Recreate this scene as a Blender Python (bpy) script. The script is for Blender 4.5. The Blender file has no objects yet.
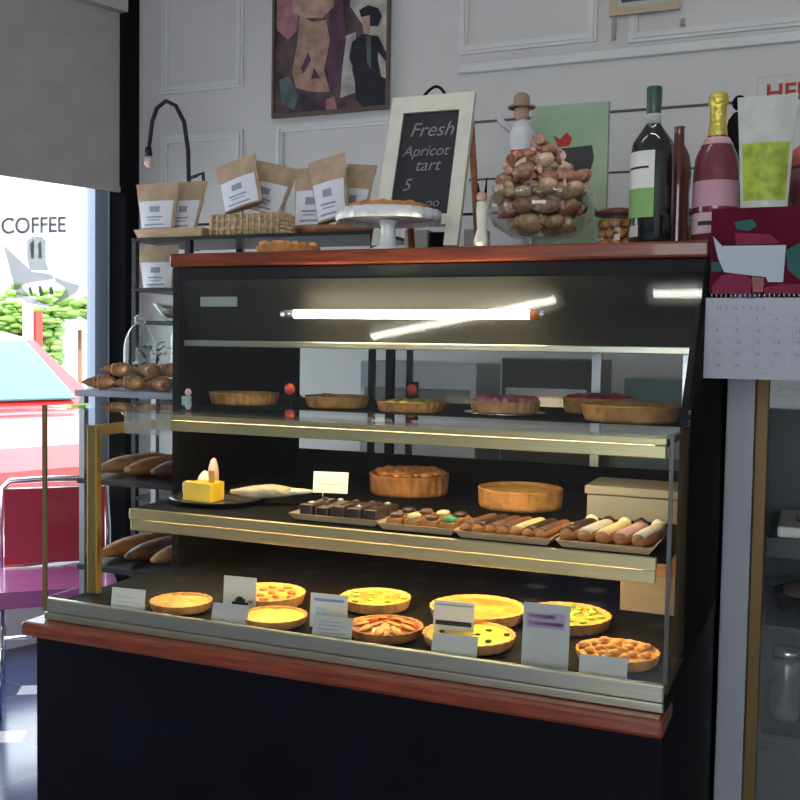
import bpy, bmesh, math, random
from mathutils import Vector, Matrix, noise
C = bpy.context.scene
COL = C.collection
R = math.radians
random.seed(7)

# ------------------------------------------------------------------ camera
EYE = Vector((0, 0, 1.35)); FPX = 1000.0
YAW, PITCH, ROLL = R(22.8), R(3.0), R(0.94)
CF = Vector((-math.sin(YAW)*math.cos(PITCH), math.cos(YAW)*math.cos(PITCH), -math.sin(PITCH)))
_r0 = Vector((math.cos(YAW), math.sin(YAW), 0)); _u0 = _r0.cross(CF)
CR = _r0*math.cos(ROLL) + _u0*math.sin(ROLL); CU = -_r0*math.sin(ROLL) + _u0*math.cos(ROLL)
cam = bpy.data.cameras.new('camera'); co = bpy.data.objects.new('camera', cam); COL.objects.link(co)
co.matrix_world = Matrix(((CR.x, CU.x, -CF.x, EYE.x), (CR.y, CU.y, -CF.y, EYE.y), (CR.z, CU.z, -CF.z, EYE.z), (0, 0, 0, 1)))
cam.sensor_width = 36; cam.lens = 36*FPX/800; cam.clip_start = 0.02; cam.clip_end = 200
C.camera = co

def ray(x, y): return CF + CR*((x-400)/FPX) + CU*((400-y)/FPX)
def onY(x, y, Y): r = ray(x, y); return EYE + r*(Y/r.y)
def onZ(x, y, z): r = ray(x, y); return EYE + r*((z-EYE.z)/r.z)

# ------------------------------------------------------------------ world, sun, lights, exposure
C.view_settings.view_transform = 'Standard'; C.view_settings.look = 'None'
C.view_settings.gamma = 1; C.view_settings.use_curve_mapping = False
C.view_settings.exposure = 0.0
w = bpy.data.worlds.new('world'); C.world = w; w.use_nodes = True
bg = w.node_tree.nodes['Background']; bg.inputs[0].default_value = (0.80, 0.90, 1.0, 1); bg.inputs[1].default_value = 4.2
def light(name, kind, loc, direction, energy, color=(1, 1, 1), size=(1, 1), angle=None):
    l = bpy.data.lights.new(name, kind); l.energy = energy; l.color = color
    if kind == 'AREA': l.shape = 'RECTANGLE'; l.size, l.size_y = size
    if kind == 'SUN': l.angle = angle
    o = bpy.data.objects.new(name, l); COL.objects.link(o); o.location = loc
    o.rotation_euler = Vector(direction).to_track_quat('-Z', 'Y').to_euler()
    return o
light('sun', 'SUN', (0, 0, 8), (-0.12, 0.62, -0.78), 4.5, (1, 0.96, 0.9), angle=R(1))
# window wall frame: u along the wall from the back corner towards the street front, w outwards
CORN = Vector((-3.045, 3.9, 0)); WA = R(19)
WU = Vector((-math.sin(WA), -math.cos(WA), 0)); WN = Vector((-math.cos(WA), math.sin(WA), 0))
def W(u, w_, z): return CORN + WU*u + WN*w_ + Vector((0, 0, z))
def onW(x, y, w_=0.0):
    r = ray(x, y); p0 = CORN + WN*w_
    t = (p0-EYE).dot(WN)/r.dot(WN); p = EYE + r*t
    return (p-p0).dot(WU), p.z
light('daylight_through_window', 'AREA', W(2.0, -0.12, 1.1), (-WN.x, -WN.y, -0.05), 26, (0.88, 0.94, 1.0), (3.2, 1.7))
light('frontal_fill_light', 'AREA', (0.3, -3.45, 1.75), (0, 1, -0.02), 46, (0.97, 0.975, 1.0), (3.0, 1.7))  # added fill from behind the camera, set at an invented front window

# ------------------------------------------------------------------ materials
MATS = {}
def mat(name, col, rough=0.6, metal=0.0, var=0.0, vscale=20, bump=0.0, bscale=60, emit=None, spec=0.5, trans=0.0, coat=0.0, col2=None, stretch=None):
    if name in MATS: return MATS[name]
    m = bpy.data.materials.new(name); m.use_nodes = True; nt = m.node_tree; b = nt.nodes['Principled BSDF']
    b.inputs['Base Color'].default_value = (*col, 1); b.inputs['Roughness'].default_value = rough
    b.inputs['Metallic'].default_value = metal; b.inputs['Specular IOR Level'].default_value = spec
    b.inputs['Transmission Weight'].default_value = trans; b.inputs['Coat Weight'].default_value = coat
    tc = nt.nodes.new('ShaderNodeTexCoord'); src = tc.outputs['Object']
    if stretch:
        mp = nt.nodes.new('ShaderNodeMapping'); mp.inputs['Scale'].default_value = stretch
        nt.links.new(src, mp.inputs[0]); src = mp.outputs[0]
    if var > 0 or col2:
        n = nt.nodes.new('ShaderNodeTexNoise'); n.inputs['Scale'].default_value = vscale; n.inputs['Detail'].default_value = 4
        nt.links.new(src, n.inputs['Vector'])
        rp = nt.nodes.new('ShaderNodeValToRGB'); nt.links.new(n.outputs['Fac'], rp.inputs[0])
        c2 = col2 if col2 else tuple(max(0, c*(1-var)) for c in col)
        c1 = col if col2 else tuple(min(1, c*(1+var)) for c in col)
        rp.color_ramp.elements[0].position = 0.38; rp.color_ramp.elements[0].color = (*c2, 1)
        rp.color_ramp.elements[1].position = 0.62; rp.color_ramp.elements[1].color = (*c1, 1)
        nt.links.new(rp.outputs[0], b.inputs['Base Color'])
    if bump > 0:
        n2 = nt.nodes.new('ShaderNodeTexNoise'); n2.inputs['Scale'].default_value = bscale; nt.links.new(src, n2.inputs['Vector'])
        bp = nt.nodes.new('ShaderNodeBump'); bp.inputs['Strength'].default_value = bump; bp.inputs['Distance'].default_value = 0.01
        nt.links.new(n2.outputs['Fac'], bp.inputs['Height']); nt.links.new(bp.outputs[0], b.inputs['Normal'])
    if emit:
        b.inputs['Emission Color'].default_value = (*emit[0], 1); b.inputs['Emission Strength'].default_value = emit[1]
    MATS[name] = m; return m
def glass(name, tint=(1, 1, 1), refl=1.0, ior=1.45, haze=0.0, edge=1.0):
    m = bpy.data.materials.new(name); m.use_nodes = True; nt = m.node_tree; nt.nodes.clear()
    o = nt.nodes.new('ShaderNodeOutputMaterial'); t = nt.nodes.new('ShaderNodeBsdfTransparent'); t.inputs[0].default_value = (*tint, 1)
    g = nt.nodes.new('ShaderNodeBsdfGlossy'); g.inputs['Roughness'].default_value = 0.02; g.inputs[0].default_value = (refl, refl, refl, 1)
    lw = nt.nodes.new('ShaderNodeLayerWeight'); lw.inputs['Blend'].default_value = 0.5
    pw = nt.nodes.new('ShaderNodeMath'); pw.operation = 'POWER'; pw.inputs[1].default_value = 4.5; nt.links.new(lw.outputs['Facing'], pw.inputs[0])
    f0 = ((ior-1)/(ior+1))**2
    f = nt.nodes.new('ShaderNodeMath'); f.operation = 'MULTIPLY_ADD'; f.inputs[1].default_value = (1-f0)*edge; f.inputs[2].default_value = f0; nt.links.new(pw.outputs[0], f.inputs[0])
    mx = nt.nodes.new('ShaderNodeMixShader'); nt.links.new(f.outputs[0], mx.inputs[0]); nt.links.new(t.outputs[0], mx.inputs[1]); nt.links.new(g.outputs[0], mx.inputs[2])
    last = mx
    if haze > 0:
        d = nt.nodes.new('ShaderNodeBsdfDiffuse'); d.inputs[0].default_value = (0.75, 0.78, 0.8, 1)
        m2 = nt.nodes.new('ShaderNodeMixShader'); m2.inputs[0].default_value = haze
        nt.links.new(mx.outputs[0], m2.inputs[1]); nt.links.new(d.outputs[0], m2.inputs[2]); last = m2
    nt.links.new(last.outputs[0], o.inputs[0]); MATS[name] = m; return m
G = glass('clear_glass', (0.97, 0.985, 0.975), 1.0, 1.32)
GE = glass('end_pane_glass', (0.97, 0.985, 0.98), 0.7, 1.3, 0.0, 0.35)
GW = glass('window_glass', (0.97, 0.98, 0.98), 0.6, 1.25)
GJ = glass('jar_glass', (0.93, 0.95, 0.94), 1.0, 1.45)
GH = glass('hazy_glass', (0.9, 0.93, 0.95), 1.0, 1.4, 0.18)
GD = glass('deck_glass', (0.9, 0.94, 0.97), 1.0, 1.45, 0.25)  # diffuse haze imitates the reflection band on the end strip
wallm = mat('white_wall_paint', (0.60, 0.59, 0.575), 0.55, var=0.03, vscale=3)
trimm = mat('white_trim_paint', (0.67, 0.665, 0.655), 0.4)
groove = mat('dark_joint', (0.10, 0.09, 0.08), 0.8)
ceilm = mat('ceiling_paint', (0.6, 0.6, 0.58), 0.9)
blindm = mat('blind_fabric', (0.42, 0.39, 0.36), 0.9, var=0.04, vscale=8, bump=0.1, bscale=400)
black = mat('black_laminate', (0.003, 0.0032, 0.0065), 0.6, spec=0.12, var=0.2, vscale=6)
blackm = mat('matt_black', (0.006, 0.006, 0.007), 0.8, spec=0.1)
blackmetal = mat('black_metal', (0.018, 0.018, 0.02), 0.4, 0.3)
hood = mat('dark_bronze_metal', (0.012, 0.011, 0.0085), 0.6, 0.0, spec=0.25, var=0.1, vscale=4)
wood = mat('red_mahogany', (0.27, 0.055, 0.018), 0.34, col2=(0.16, 0.03, 0.010), vscale=9, stretch=(1, 12, 12), coat=0.3)
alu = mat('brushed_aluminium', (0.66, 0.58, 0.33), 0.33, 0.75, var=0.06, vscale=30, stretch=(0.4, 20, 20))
alug = mat('satin_aluminium', (0.52, 0.51, 0.40), 0.3, 0.8, var=0.05, vscale=30, stretch=(0.4, 20, 20))
gold = mat('brass_reflection', (0.42, 0.28, 0.09), 0.35, 0.8)  # brass tone for the bars that imitate a reflection
golddull = mat('dull_brass', (0.20, 0.125, 0.045), 0.5, 0.4)
steel = mat('steel', (0.6, 0.61, 0.63), 0.25, 0.9)
chrome = mat('chrome', (0.75, 0.76, 0.8), 0.12, 1.0)
paper = mat('white_card', (0.74, 0.72, 0.66), 0.75)
paperb = mat('cool_white_card', (0.47, 0.47, 0.45), 0.6)
ink = mat('black_ink', (0.02, 0.02, 0.022), 0.7)
inkg = mat('grey_ink', (0.30, 0.32, 0.38), 0.7)
inkp = mat('purple_ink', (0.22, 0.05, 0.20), 0.7)
kraft = mat('kraft_paper', (0.47, 0.34, 0.22), 0.8, var=0.1, vscale=14, bump=0.3, bscale=30)
baglabel = mat('white_bag_label', (0.74, 0.75, 0.80), 0.6)
pale_wood = mat('pale_wood', (0.62, 0.43, 0.26), 0.6, var=0.12, vscale=12, stretch=(1, 8, 8))
brown_wood = mat('brown_wood', (0.33, 0.13, 0.05), 0.5, var=0.15, vscale=12, stretch=(1, 8, 8))
wicker = mat('wicker', (0.58, 0.42, 0.24), 0.75, var=0.25, vscale=60, bump=0.5, bscale=120)
crust = mat('pastry_crust', (0.62, 0.30, 0.09), 0.65, var=0.22, vscale=25, bump=0.4, bscale=60)
crustd = mat('dark_crust', (0.40, 0.17, 0.05), 0.65, var=0.25, vscale=25, bump=0.4, bscale=60)
crustp = mat('pale_crust', (0.60, 0.32, 0.12), 0.7, var=0.15, vscale=25, bump=0.3, bscale=60)
bread = mat('baked_bread', (0.50, 0.25, 0.09), 0.55, col2=(0.27, 0.10, 0.03), vscale=18, bump=0.4, bscale=50)
f_yel = mat('yellow_custard', (0.85, 0.62, 0.06), 0.4, var=0.1, vscale=18, bump=0.2)
f_org = mat('orange_filling', (0.75, 0.38, 0.05), 0.45, col2=(0.55, 0.20, 0.03), vscale=30, bump=0.4)
f_grn = mat('green_quiche_filling', (0.55, 0.34, 0.07), 0.5, col2=(0.22, 0.19, 0.04), vscale=28, bump=0.4)
f_brn = mat('brown_filling', (0.45, 0.20, 0.06), 0.5, col2=(0.62, 0.32, 0.07), vscale=26, bump=0.4)
f_red = mat('red_fruit', (0.40, 0.03, 0.04), 0.3, var=0.3, vscale=60, coat=0.4)
f_pink = mat('pink_berry', (0.55, 0.16, 0.20), 0.4, var=0.3, vscale=60)
f_leaf = mat('lime_slices', (0.45, 0.50, 0.06), 0.4, var=0.2, vscale=40)
choc = mat('dark_chocolate', (0.055, 0.025, 0.016), 0.35, var=0.3, vscale=30, bump=0.2)
chocm = mat('milk_chocolate', (0.16, 0.07, 0.04), 0.4, var=0.3, vscale=30)
cream = mat('whipped_cream', (0.82, 0.76, 0.66), 0.5)
pinkic = mat('pink_icing', (0.72, 0.42, 0.40), 0.45)
whiteic = mat('white_icing', (0.74, 0.70, 0.64), 0.45)
yelic = mat('pale_yellow_icing', (0.80, 0.68, 0.33), 0.45)
ceramic = mat('white_ceramic', (0.72, 0.74, 0.76), 0.2, coat=0.3)
boardm = mat('slate_black', (0.012, 0.012, 0.016), 0.6, var=0.25, vscale=10)
creamp = mat('cream_painted_wood', (0.68, 0.66, 0.56), 0.5, var=0.05, vscale=20)
chalk = mat('chalk', (0.27, 0.27, 0.29), 0.9)
redplastic = mat('red_plastic', (0.70, 0.07, 0.03), 0.4)
skin = mat('skin', (0.48, 0.30, 0.22), 0.6)
leafm = mat('leaf_green', (0.16, 0.30, 0.05), 0.6, col2=(0.30, 0.42, 0.10), vscale=6)

# ------------------------------------------------------------------ mesh helpers
ORG = {}
class M:
    def __init__(s): s.bm = bmesh.new(); s.mats = []
    def mi(s, m):
        if m not in s.mats: s.mats.append(m)
        return s.mats.index(m)
    def _fin(s, verts, m, smooth):
        i = s.mi(m); fs = set(f for v in verts for f in v.link_faces)
        for f in fs: f.material_index = i; f.smooth = smooth
    def box(s, lo, hi, m, bev=0, mtx=None):
        lo = Vector(lo); hi = Vector(hi); c = (lo+hi)/2; d = hi-lo
        g = bmesh.ops.create_cube(s.bm, size=1); vs = g['verts']
        for v in vs: v.co = Vector((v.co.x*d.x, v.co.y*d.y, v.co.z*d.z)) + c
        if mtx: bmesh.ops.transform(s.bm, matrix=mtx, verts=vs)
        if bev:
            es = list(set(e for v in vs for e in v.link_edges))
            r = bmesh.ops.bevel(s.bm, geom=es, offset=bev, segments=2, affect='EDGES', profile=0.5); vs = r['verts'] or vs
            i = s.mi(m)
            fs = set(f for v in vs for f in v.link_faces) | set(r['faces'])
            for f in fs: f.material_index = i
            return s
        s._fin(vs, m, False); return s
    def prism(s, pts, ext, m, smooth=False):
        """pts: closed 3D polygon, ext: extrusion vector"""
        ext = Vector(ext); a = [s.bm.verts.new(p) for p in pts]; b = [s.bm.verts.new(Vector(p)+ext) for p in pts]
        n = len(pts); s.bm.faces.new(a[::-1]); s.bm.faces.new(b)
        for i in range(n): s.bm.faces.new((a[i], a[(i+1) % n], b[(i+1) % n], b[i]))
        s._fin(a+b, m, smooth)
        return s
    def lathe(s, prof, c, m, seg=32, flute=0, famp=0.0, sx=1, sy=1, mtx=None, rot=0):
        c = Vector(c); rings = []; allv = []
        for r, z in prof:
            if r < 1e-5: v = s.bm.verts.new(c+Vector((0, 0, z))); rings.append([v]); allv.append(v)
            else:
                ring = []
                for i in range(seg):
                    t = 2*math.pi*i/seg + rot; rr = r*(1+famp*math.cos(flute*t)) if flute else r
                    ring.append(s.bm.verts.new(c+Vector((rr*math.cos(t)*sx, rr*math.sin(t)*sy, z))))
                rings.append(ring); allv += ring
        for a, b in zip(rings, rings[1:]):
            for i in range(seg):
                j = (i+1) % seg
                if len(a) == 1 and len(b) == 1: continue
                if len(a) == 1: s.bm.faces.new((a[0], b[j], b[i]))
                elif len(b) == 1: s.bm.faces.new((a[i], a[j], b[0]))
                else: s.bm.faces.new((a[i], a[j], b[j], b[i]))
        if mtx: bmesh.ops.transform(s.bm, matrix=mtx, verts=allv)
        s._fin(allv, m, True); return s
    def tube(s, pts, r, m, seg=10, rads=None, flat=1.0):
        pts = [Vector(p) for p in pts]; rings = []; n = len(pts); prev = None
        for k, p in enumerate(pts):
            d = (pts[min(k+1, n-1)]-pts[max(k-1, 0)]).normalized()
            if prev is None:
                up = Vector((0, 0, 1)) if abs(d.z) < 0.9 else Vector((1, 0, 0)); x = d.cross(up).normalized()
            else: x = (prev - d*prev.dot(d)).normalized()
            prev = x; y = x.cross(d); rr = rads[k] if rads else r
            rings.append([s.bm.verts.new(p + x*rr*math.cos(2*math.pi*i/seg) + y*rr*flat*math.sin(2*math.pi*i/seg)) for i in range(seg)])
        for a, b in zip(rings, rings[1:]):
            for i in range(seg): s.bm.faces.new((a[i], a[(i+1) % seg], b[(i+1) % seg], b[i]))
        s.bm.faces.new(rings[0][::-1]); s.bm.faces.new(rings[-1])
        s._fin([v for q in rings for v in q], m, True); return s
    def ball(s, c, r, m, sc=(1, 1, 1), sub=2, noi=0.0, nf=8, rz=0, mtx=None):
        g = bmesh.ops.create_icosphere(s.bm, subdivisions=sub, radius=1); vs = g['verts']
        rm = Matrix.Rotation(rz, 3, 'Z'); sd = Vector((random.random()*50, 3, 9))
        for v in vs:
            p = v.co.copy(); k = 1+noi*noise.noise(p*nf*0.3+sd)
            v.co = Vector(c) + rm @ Vector((p.x*sc[0]*r*k, p.y*sc[1]*r*k, p.z*sc[2]*r*k))
        if mtx: bmesh.ops.transform(s.bm, matrix=mtx, verts=vs)
        s._fin(vs, m, True); return s
    def grid(s, f, nu, nv, m, smooth=True):
        vs = [[s.bm.verts.new(f(i/nu, j/nv)) for i in range(nu+1)] for j in range(nv+1)]
        for j in range(nv):
            for i in range(nu): s.bm.faces.new((vs[j][i], vs[j][i+1], vs[j+1][i+1], vs[j+1][i]))
        s._fin([v for r_ in vs for v in r_], m, smooth); return s
    def out(s, name, parent=None, label=None, cat=None, group=None, kind=None, loc=None):
        bmesh.ops.recalc_face_normals(s.bm, faces=s.bm.faces)
        if parent is not None: o0 = ORG[parent.name]
        elif loc is not None: o0 = Vector(loc)
        else:
            cs = [v.co for v in s.bm.verts]
            o0 = Vector(((min(c.x for c in cs)+max(c.x for c in cs))/2, (min(c.y for c in cs)+max(c.y for c in cs))/2, min(c.z for c in cs)))
            if kind == 'structure': o0 = Vector((0, 0, 0))
        bmesh.ops.translate(s.bm, vec=-o0, verts=s.bm.verts)
        me = bpy.data.meshes.new(name); s.bm.to_mesh(me); s.bm.free()
        for m in s.mats: me.materials.append(m)
        o = bpy.data.objects.new(name, me); COL.objects.link(o)
        if parent is not None: o.parent = parent
        else: o.location = o0
        ORG[o.name] = o0
        if label: o['label'] = label
        if cat: o['category'] = cat
        if group: o['group'] = group
        if kind: o['kind'] = kind
        return o
def thing(name, label, cat, loc, group=None, kind=None):
    o = bpy.data.objects.new(name, None); COL.objects.link(o); o.location = Vector(loc); o.empty_display_size = 0.05
    ORG[o.name] = Vector(loc); o['label'] = label; o['category'] = cat
    if group: o['group'] = group
    if kind: o['kind'] = kind
    return o
def copy_thing(src, loc, rz=0, label=None, group=None, scale=None):
    c = src.copy(); COL.objects.link(c); c.location = Vector(loc); c.rotation_euler = (0, 0, rz)
    if scale: c.scale = scale
    if label: c['label'] = label
    if group: c['group'] = group
    for ch in list(src.children):
        d = ch.copy(); COL.objects.link(d); d.parent = c
        for g in list(ch.children):
            e = g.copy(); COL.objects.link(e); e.parent = d
    return c
def text_part(name, txt, origin, right, up, size, m, parent, shear=0.0, align='LEFT', label=None, bold=0.0, sy=1.0, **kw):
    cu = bpy.data.curves.new(name, 'FONT'); cu.body = txt; cu.size = size; cu.extrude = 0.0006; cu.shear = shear; cu.align_x = align; cu.offset = bold
    t = bpy.data.objects.new(name, cu); COL.objects.link(t)
    dg = bpy.context.evaluated_depsgraph_get(); me = bpy.data.meshes.new_from_object(t.evaluated_get(dg))
    bpy.data.objects.remove(t)
    right = Vector(right).normalized(); up = Vector(up).normalized(); n = right.cross(up)
    o0 = ORG[parent.name] if parent else Vector((0, 0, 0))
    for v in me.vertices:
        v.co = Vector(origin) + right*v.co.x + up*v.co.y*sy + n*v.co.z - o0
    me.materials.clear(); me.materials.append(m)
    o = bpy.data.objects.new(name, me); COL.objects.link(o)
    if parent: o.parent = parent
    ORG[o.name] = o0
    for k, v in kw.items(): o[k] = v
    return o

# ================================================================== SETTING
# floor: octagon and dot tiles
fm = bpy.data.materials.new('octagon_dot_tiles'); fm.use_nodes = True; nt = fm.node_tree; b = nt.nodes['Principled BSDF']
def nd(t, **k):
    n = nt.nodes.new(t)
    for a, v in k.items(): setattr(n, a, v)
    return n
tc = nd('ShaderNodeTexCoord'); mp = nd('ShaderNodeMapping'); mp.inputs['Scale'].default_value = (3.0, 3.0, 3.0); mp.inputs['Rotation'].default_value = (0, 0, R(12))
nt.links.new(tc.outputs['Object'], mp.inputs[0]); sx = nd('ShaderNodeSeparateXYZ'); nt.links.new(mp.outputs[0], sx.inputs[0])
def mth(op, a, bb=None):
    n = nd('ShaderNodeMath', operation=op)
    for i, v in enumerate((a, bb)):
        if v is None: continue
        if isinstance(v, (int, float)): n.inputs[i].default_value = v
        else: nt.links.new(v, n.inputs[i])
    return n.outputs[0]
def tri(o_): return mth('ABSOLUTE', mth('SUBTRACT', mth('FRACT', o_), 0.5))
ax, ay = tri(sx.outputs[0]), tri(sx.outputs[1])
dd = mth('ADD', mth('SUBTRACT', 0.5, ax), mth('SUBTRACT', 0.5, ay))
dot = mth('LESS_THAN', dd, 0.22)
gr = mth('MAXIMUM', mth('GREATER_THAN', mth('MAXIMUM', ax, ay), 0.487), mth('LESS_THAN', mth('ABSOLUTE', mth('SUBTRACT', dd, 0.235)), 0.016))
m1 = nd('ShaderNodeMix', data_type='RGBA'); m1.inputs['A'].default_value = (0.045, 0.06, 0.16, 1); m1.inputs['B'].default_value = (0.62, 0.62, 0.66, 1)
nt.links.new(dot, m1.inputs['Factor'])
m2 = nd('ShaderNodeMix', data_type='RGBA'); nt.links.new(mth('MULTIPLY', gr, mth('SUBTRACT', 1, dot)), m2.inputs['Factor']); nt.links.new(m1.outputs['Result'], m2.inputs['A']); m2.inputs['B'].default_value = (0.10, 0.11, 0.16, 1)
nt.links.new(m2.outputs['Result'], b.inputs['Base Color']); b.inputs['Roughness'].default_value = 0.16; b.inputs['Specular IOR Level'].default_value = 0.9
X1, Y1 = 2.4, -3.6; ZC = 3.2
pfl = W(7.95, 0, 0)
M().prism([(CORN.x, 3.9, -0.08), (X1, 3.9, -0.08), (X1, Y1, -0.08), (pfl.x, Y1, -0.08)], (0, 0, 0.08), fm).out('floor', kind='structure')
M().prism([(CORN.x, 3.9, ZC), (X1, 3.9, ZC), (X1, Y1, ZC), (pfl.x, Y1, ZC)], (0, 0, 0.1), ceilm).out('ceiling', kind='structure')
M().box((CORN.x-0.12, 3.9, 0), (X1+.1, 4.0, ZC), wallm).out('wall_back', kind='structure')
M().box((X1, Y1, 0), (X1+.1, 3.9, ZC), wallm).out('wall_right', kind='structure')
mm = M(); mm.box((pfl.x, Y1-.1, 0), (-1.3, Y1, ZC), wallm); mm.box((1.9, Y1-.1, 0), (X1+.1, Y1, ZC), wallm); mm.box((-1.3, Y1-.1, 0), (1.9, Y1, .85), wallm); mm.box((-1.3, Y1-.1, 2.65), (1.9, Y1, ZC), wallm)
mm.out('wall_front', kind='structure')
def wbox(mm, u0, u1, w0, w1, z0, z1, m, bev=0):
    mm.prism([W(u0, w0, z0), W(u1, w0, z0), W(u1, w1, z0), W(u0, w1, z0)], (0, 0, z1-z0), m); return mm
wl = M()
wbox(wl, 0.0, 0.10, 0.002, 0.12, 0, ZC, wallm); wbox(wl, 3.7, 7.95, 0.0, 0.12, 0, ZC, wallm)
wbox(wl, 0.10, 3.7, 0.0, 0.12, 0, 0.28, wallm); wbox(wl, 0.10, 3.7, 0.0, 0.12, 2.80, ZC, wallm)
wl.out('wall_left', kind='structure')
frame_grey = mat('blue_grey_window_frame', (0.30, 0.36, 0.45), 0.35, 0.3)
win = M(); wbox(win, 0.10, 3.7, 0.056, 0.062, 0.30, 2.78, GW); win = win.out('window_1', kind='structure')
wf = M()
for a, b_ in ((0.101, 0.17), (1.85, 1.9), (3.64, 3.699)): wbox(wf, a, b_, 0.02, 0.09, 0.284, 2.796, frame_grey)
wbox(wf, 0.17, 1.85, 0.02, 0.09, 0.284, 0.33, frame_grey); wbox(wf, 1.9, 3.64, 0.02, 0.09, 0.284, 0.33, frame_grey)
wbox(wf, 0.17, 1.85, 0.02, 0.09, 2.75, 2.796, frame_grey); wbox(wf, 1.9, 3.64, 0.02, 0.09, 2.75, 2.796, frame_grey)
wf.out('window_frame', win)
w2 = M().box((-1.25, Y1-.055, .9), (1.85, Y1-.05, 2.6), GW).out('added_front_window', kind='structure')  # unseen window, added as a source for the frontal fill
mm = M()
for a_, b_ in ((-1.298, -1.25), (.27, .33), (1.85, 1.898)): mm.box((a_, Y1-.08, .853), (b_, Y1-.02, 2.647), frame_grey)
for z_ in (.853, 2.6):
    for a_, b_ in ((-1.25, .27), (.33, 1.85)): mm.box((a_, Y1-.08, z_), (b_, Y1-.02, z_+.045), frame_grey)
mm.out('window_frame', w2)  # frame of the added front window
# dark corner post
M().box((-3.085, 3.80, 0), (-2.985, 3.897, ZC), blackm, 0.006).out('trim_1', kind='structure')
# window lettering (reads from inside) : COFFEE, cup and ribbon
decal = mat('grey_window_lettering', (0.30, 0.30, 0.36), 0.8); decal.node_tree.nodes['Principled BSDF'].inputs['Alpha'].default_value = 0.8
film = mat('pale_logo_film', (0.42, 0.43, 0.52), 0.8); film.node_tree.nodes['Principled BSDF'].inputs['Alpha'].default_value = 0.52
u0, z0 = onW(7, 233); u1, z1 = onW(72, 231)
right = (W(u1, 0, z0)-W(u0, 0, z0)); tz = onW(8, 216)[1]
tt = text_part('lettering', 'COFFEE', W(u0, 0.052, z0), right, (0, 0, 1), 1.0, decal, win, bold=0.022)
ext = max((v.co-tt.data.vertices[0].co).length for v in tt.data.vertices)
xs = [(v.co-(W(u0, 0.052, z0))).dot(right.normalized()) for v in tt.data.vertices]; zs = [v.co.z for v in tt.data.vertices]
kx = right.length/(max(xs)-min(xs)); kz = (tz-z0)/(max(zs)-min(zs)); o_ = W(u0, 0.052, z0)
for v in tt.data.vertices:
    d = v.co-o_; a = d.dot(right.normalized()); n_ = d - right.normalized()*a - Vector((0, 0, d.z))
    v.co = o_ + right.normalized()*(a-min(xs))*kx + Vector((0, 0, d.z*kz + (z1-z0)*(a-min(xs))/(max(xs)-min(xs)))) + n_
def wpoly(pts, m, name, w_=0.052):
    mm = M()
    for pl in pts: mm.prism([W(*((lambda q: (q[0], w_, q[1]))(onW(*p)))) for p in pl], WN*0.0015, m)
    return mm.out(name, win)
wpoly([[(33, 240), (38, 236), (48, 236), (52, 240), (52, 262), (55, 270), (36, 270), (33, 258)],
       [(9, 244), (38, 271), (58, 274), (60, 279), (38, 282), (27, 285), (36, 297), (58, 305), (50, 306), (34, 303), (22, 294), (14, 262)],
       [(60, 276), (72, 281), (86, 285), (83, 292), (72, 299), (58, 305), (70, 292), (71, 287), (62, 282)]], mat('pale_logo_film', (0.42, 0.43, 0.52), 0.8), 'cup_logo')
wpoly([[(36, 243), (40, 239), (40, 258), (37, 258)], [(44, 243), (47, 240), (48, 258), (45, 258)], [(34, 288), (37, 286), (39, 295), (36, 294)], [(44, 286), (47, 285), (50, 296), (46, 296)], [(55, 287), (58, 286), (60, 294), (56, 295)]], decal, 'logo_detail')
# roller blind
ua, za = onW(0, 174, -0.05); ub, zb = onW(116, 193, -0.05)
zbl = (za+zb)/2
bl = thing('roller_blind', 'plain grey roller blind pulled halfway down the street window', 'blind', W(1.8, -0.05, zbl))
mm = M(); wbox(mm, ub-0.02, 3.65, -0.052, -0.048, zbl+.025, 2.86, blindm); mm.out('fabric', bl)
mm = M(); wbox(mm, ub-0.02, 3.65, -0.058, -0.042, zbl, zbl+.025, blindm); mm.out('bottom_bar', bl)
mm = M(); wbox(mm, ub-0.03, 3.67, -0.10, -0.003, 2.86, 2.95, mat('beige_cassette', (0.5, 0.46, 0.42), 0.5)); mm.out('cassette', bl)
# panel mouldings on the back wall (raised frames)
WY = 3.9
def wpt(x, y): p = onY(x, y, WY); return p.x, p.z
def moulding(x0, x1, z0, z1, n, t=0.035):
    mm = M()
    for k, (i, d) in enumerate(((0, 0.012), (0.012, 0.02))):
        a0, a1, b0, b1 = x0+i, x1-i, z0+i, z1-i; tt_ = t-2*i
        e = 0.0004*k
        mm.box((a0, WY-d, b0), (a0+tt_, WY-e, b1), trimm); mm.box((a1-tt_, WY-d, b0), (a1, WY-e, b1), trimm)
        mm.box((a0+tt_, WY-d, b0), (a1-tt_, WY-e, b0+tt_), trimm); mm.box((a0+tt_, WY-d, b1-tt_), (a1-tt_, WY-e, b1), trimm)
    mm.out('trim_%d' % n, kind='structure')
moulding(-2.86, -2.42, 2.50, 3.05, 2)
moulding(-2.86, -2.42, 1.62, 2.31, 3)
moulding(-2.25, -1.60, 1.62, 2.32, 4)
moulding(-2.25, -1.58, 2.90, 3.12, 5)
moulding(-1.40, -0.84, 2.54, 3.08, 6)
moulding(-0.72, 0.20, 2.52, 3.08, 7)
M().box((-1.40, WY-0.028, 2.462), (1.6, WY, 2.50), trimm, 0.004).out('trim_8', kind='structure')
mm = M(); mm.box((-1.35, WY-0.004, 2.262), (1.6, WY, 2.272), groove); mm.box((-1.35, WY-0.004, 2.032), (1.6, WY, 2.040), groove)
mm.out('trim_9', kind='structure')
M().box((-2.98, WY-0.015, 0), (X1, WY, 0.12), trimm).out('baseboard_back', kind='structure')

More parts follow.
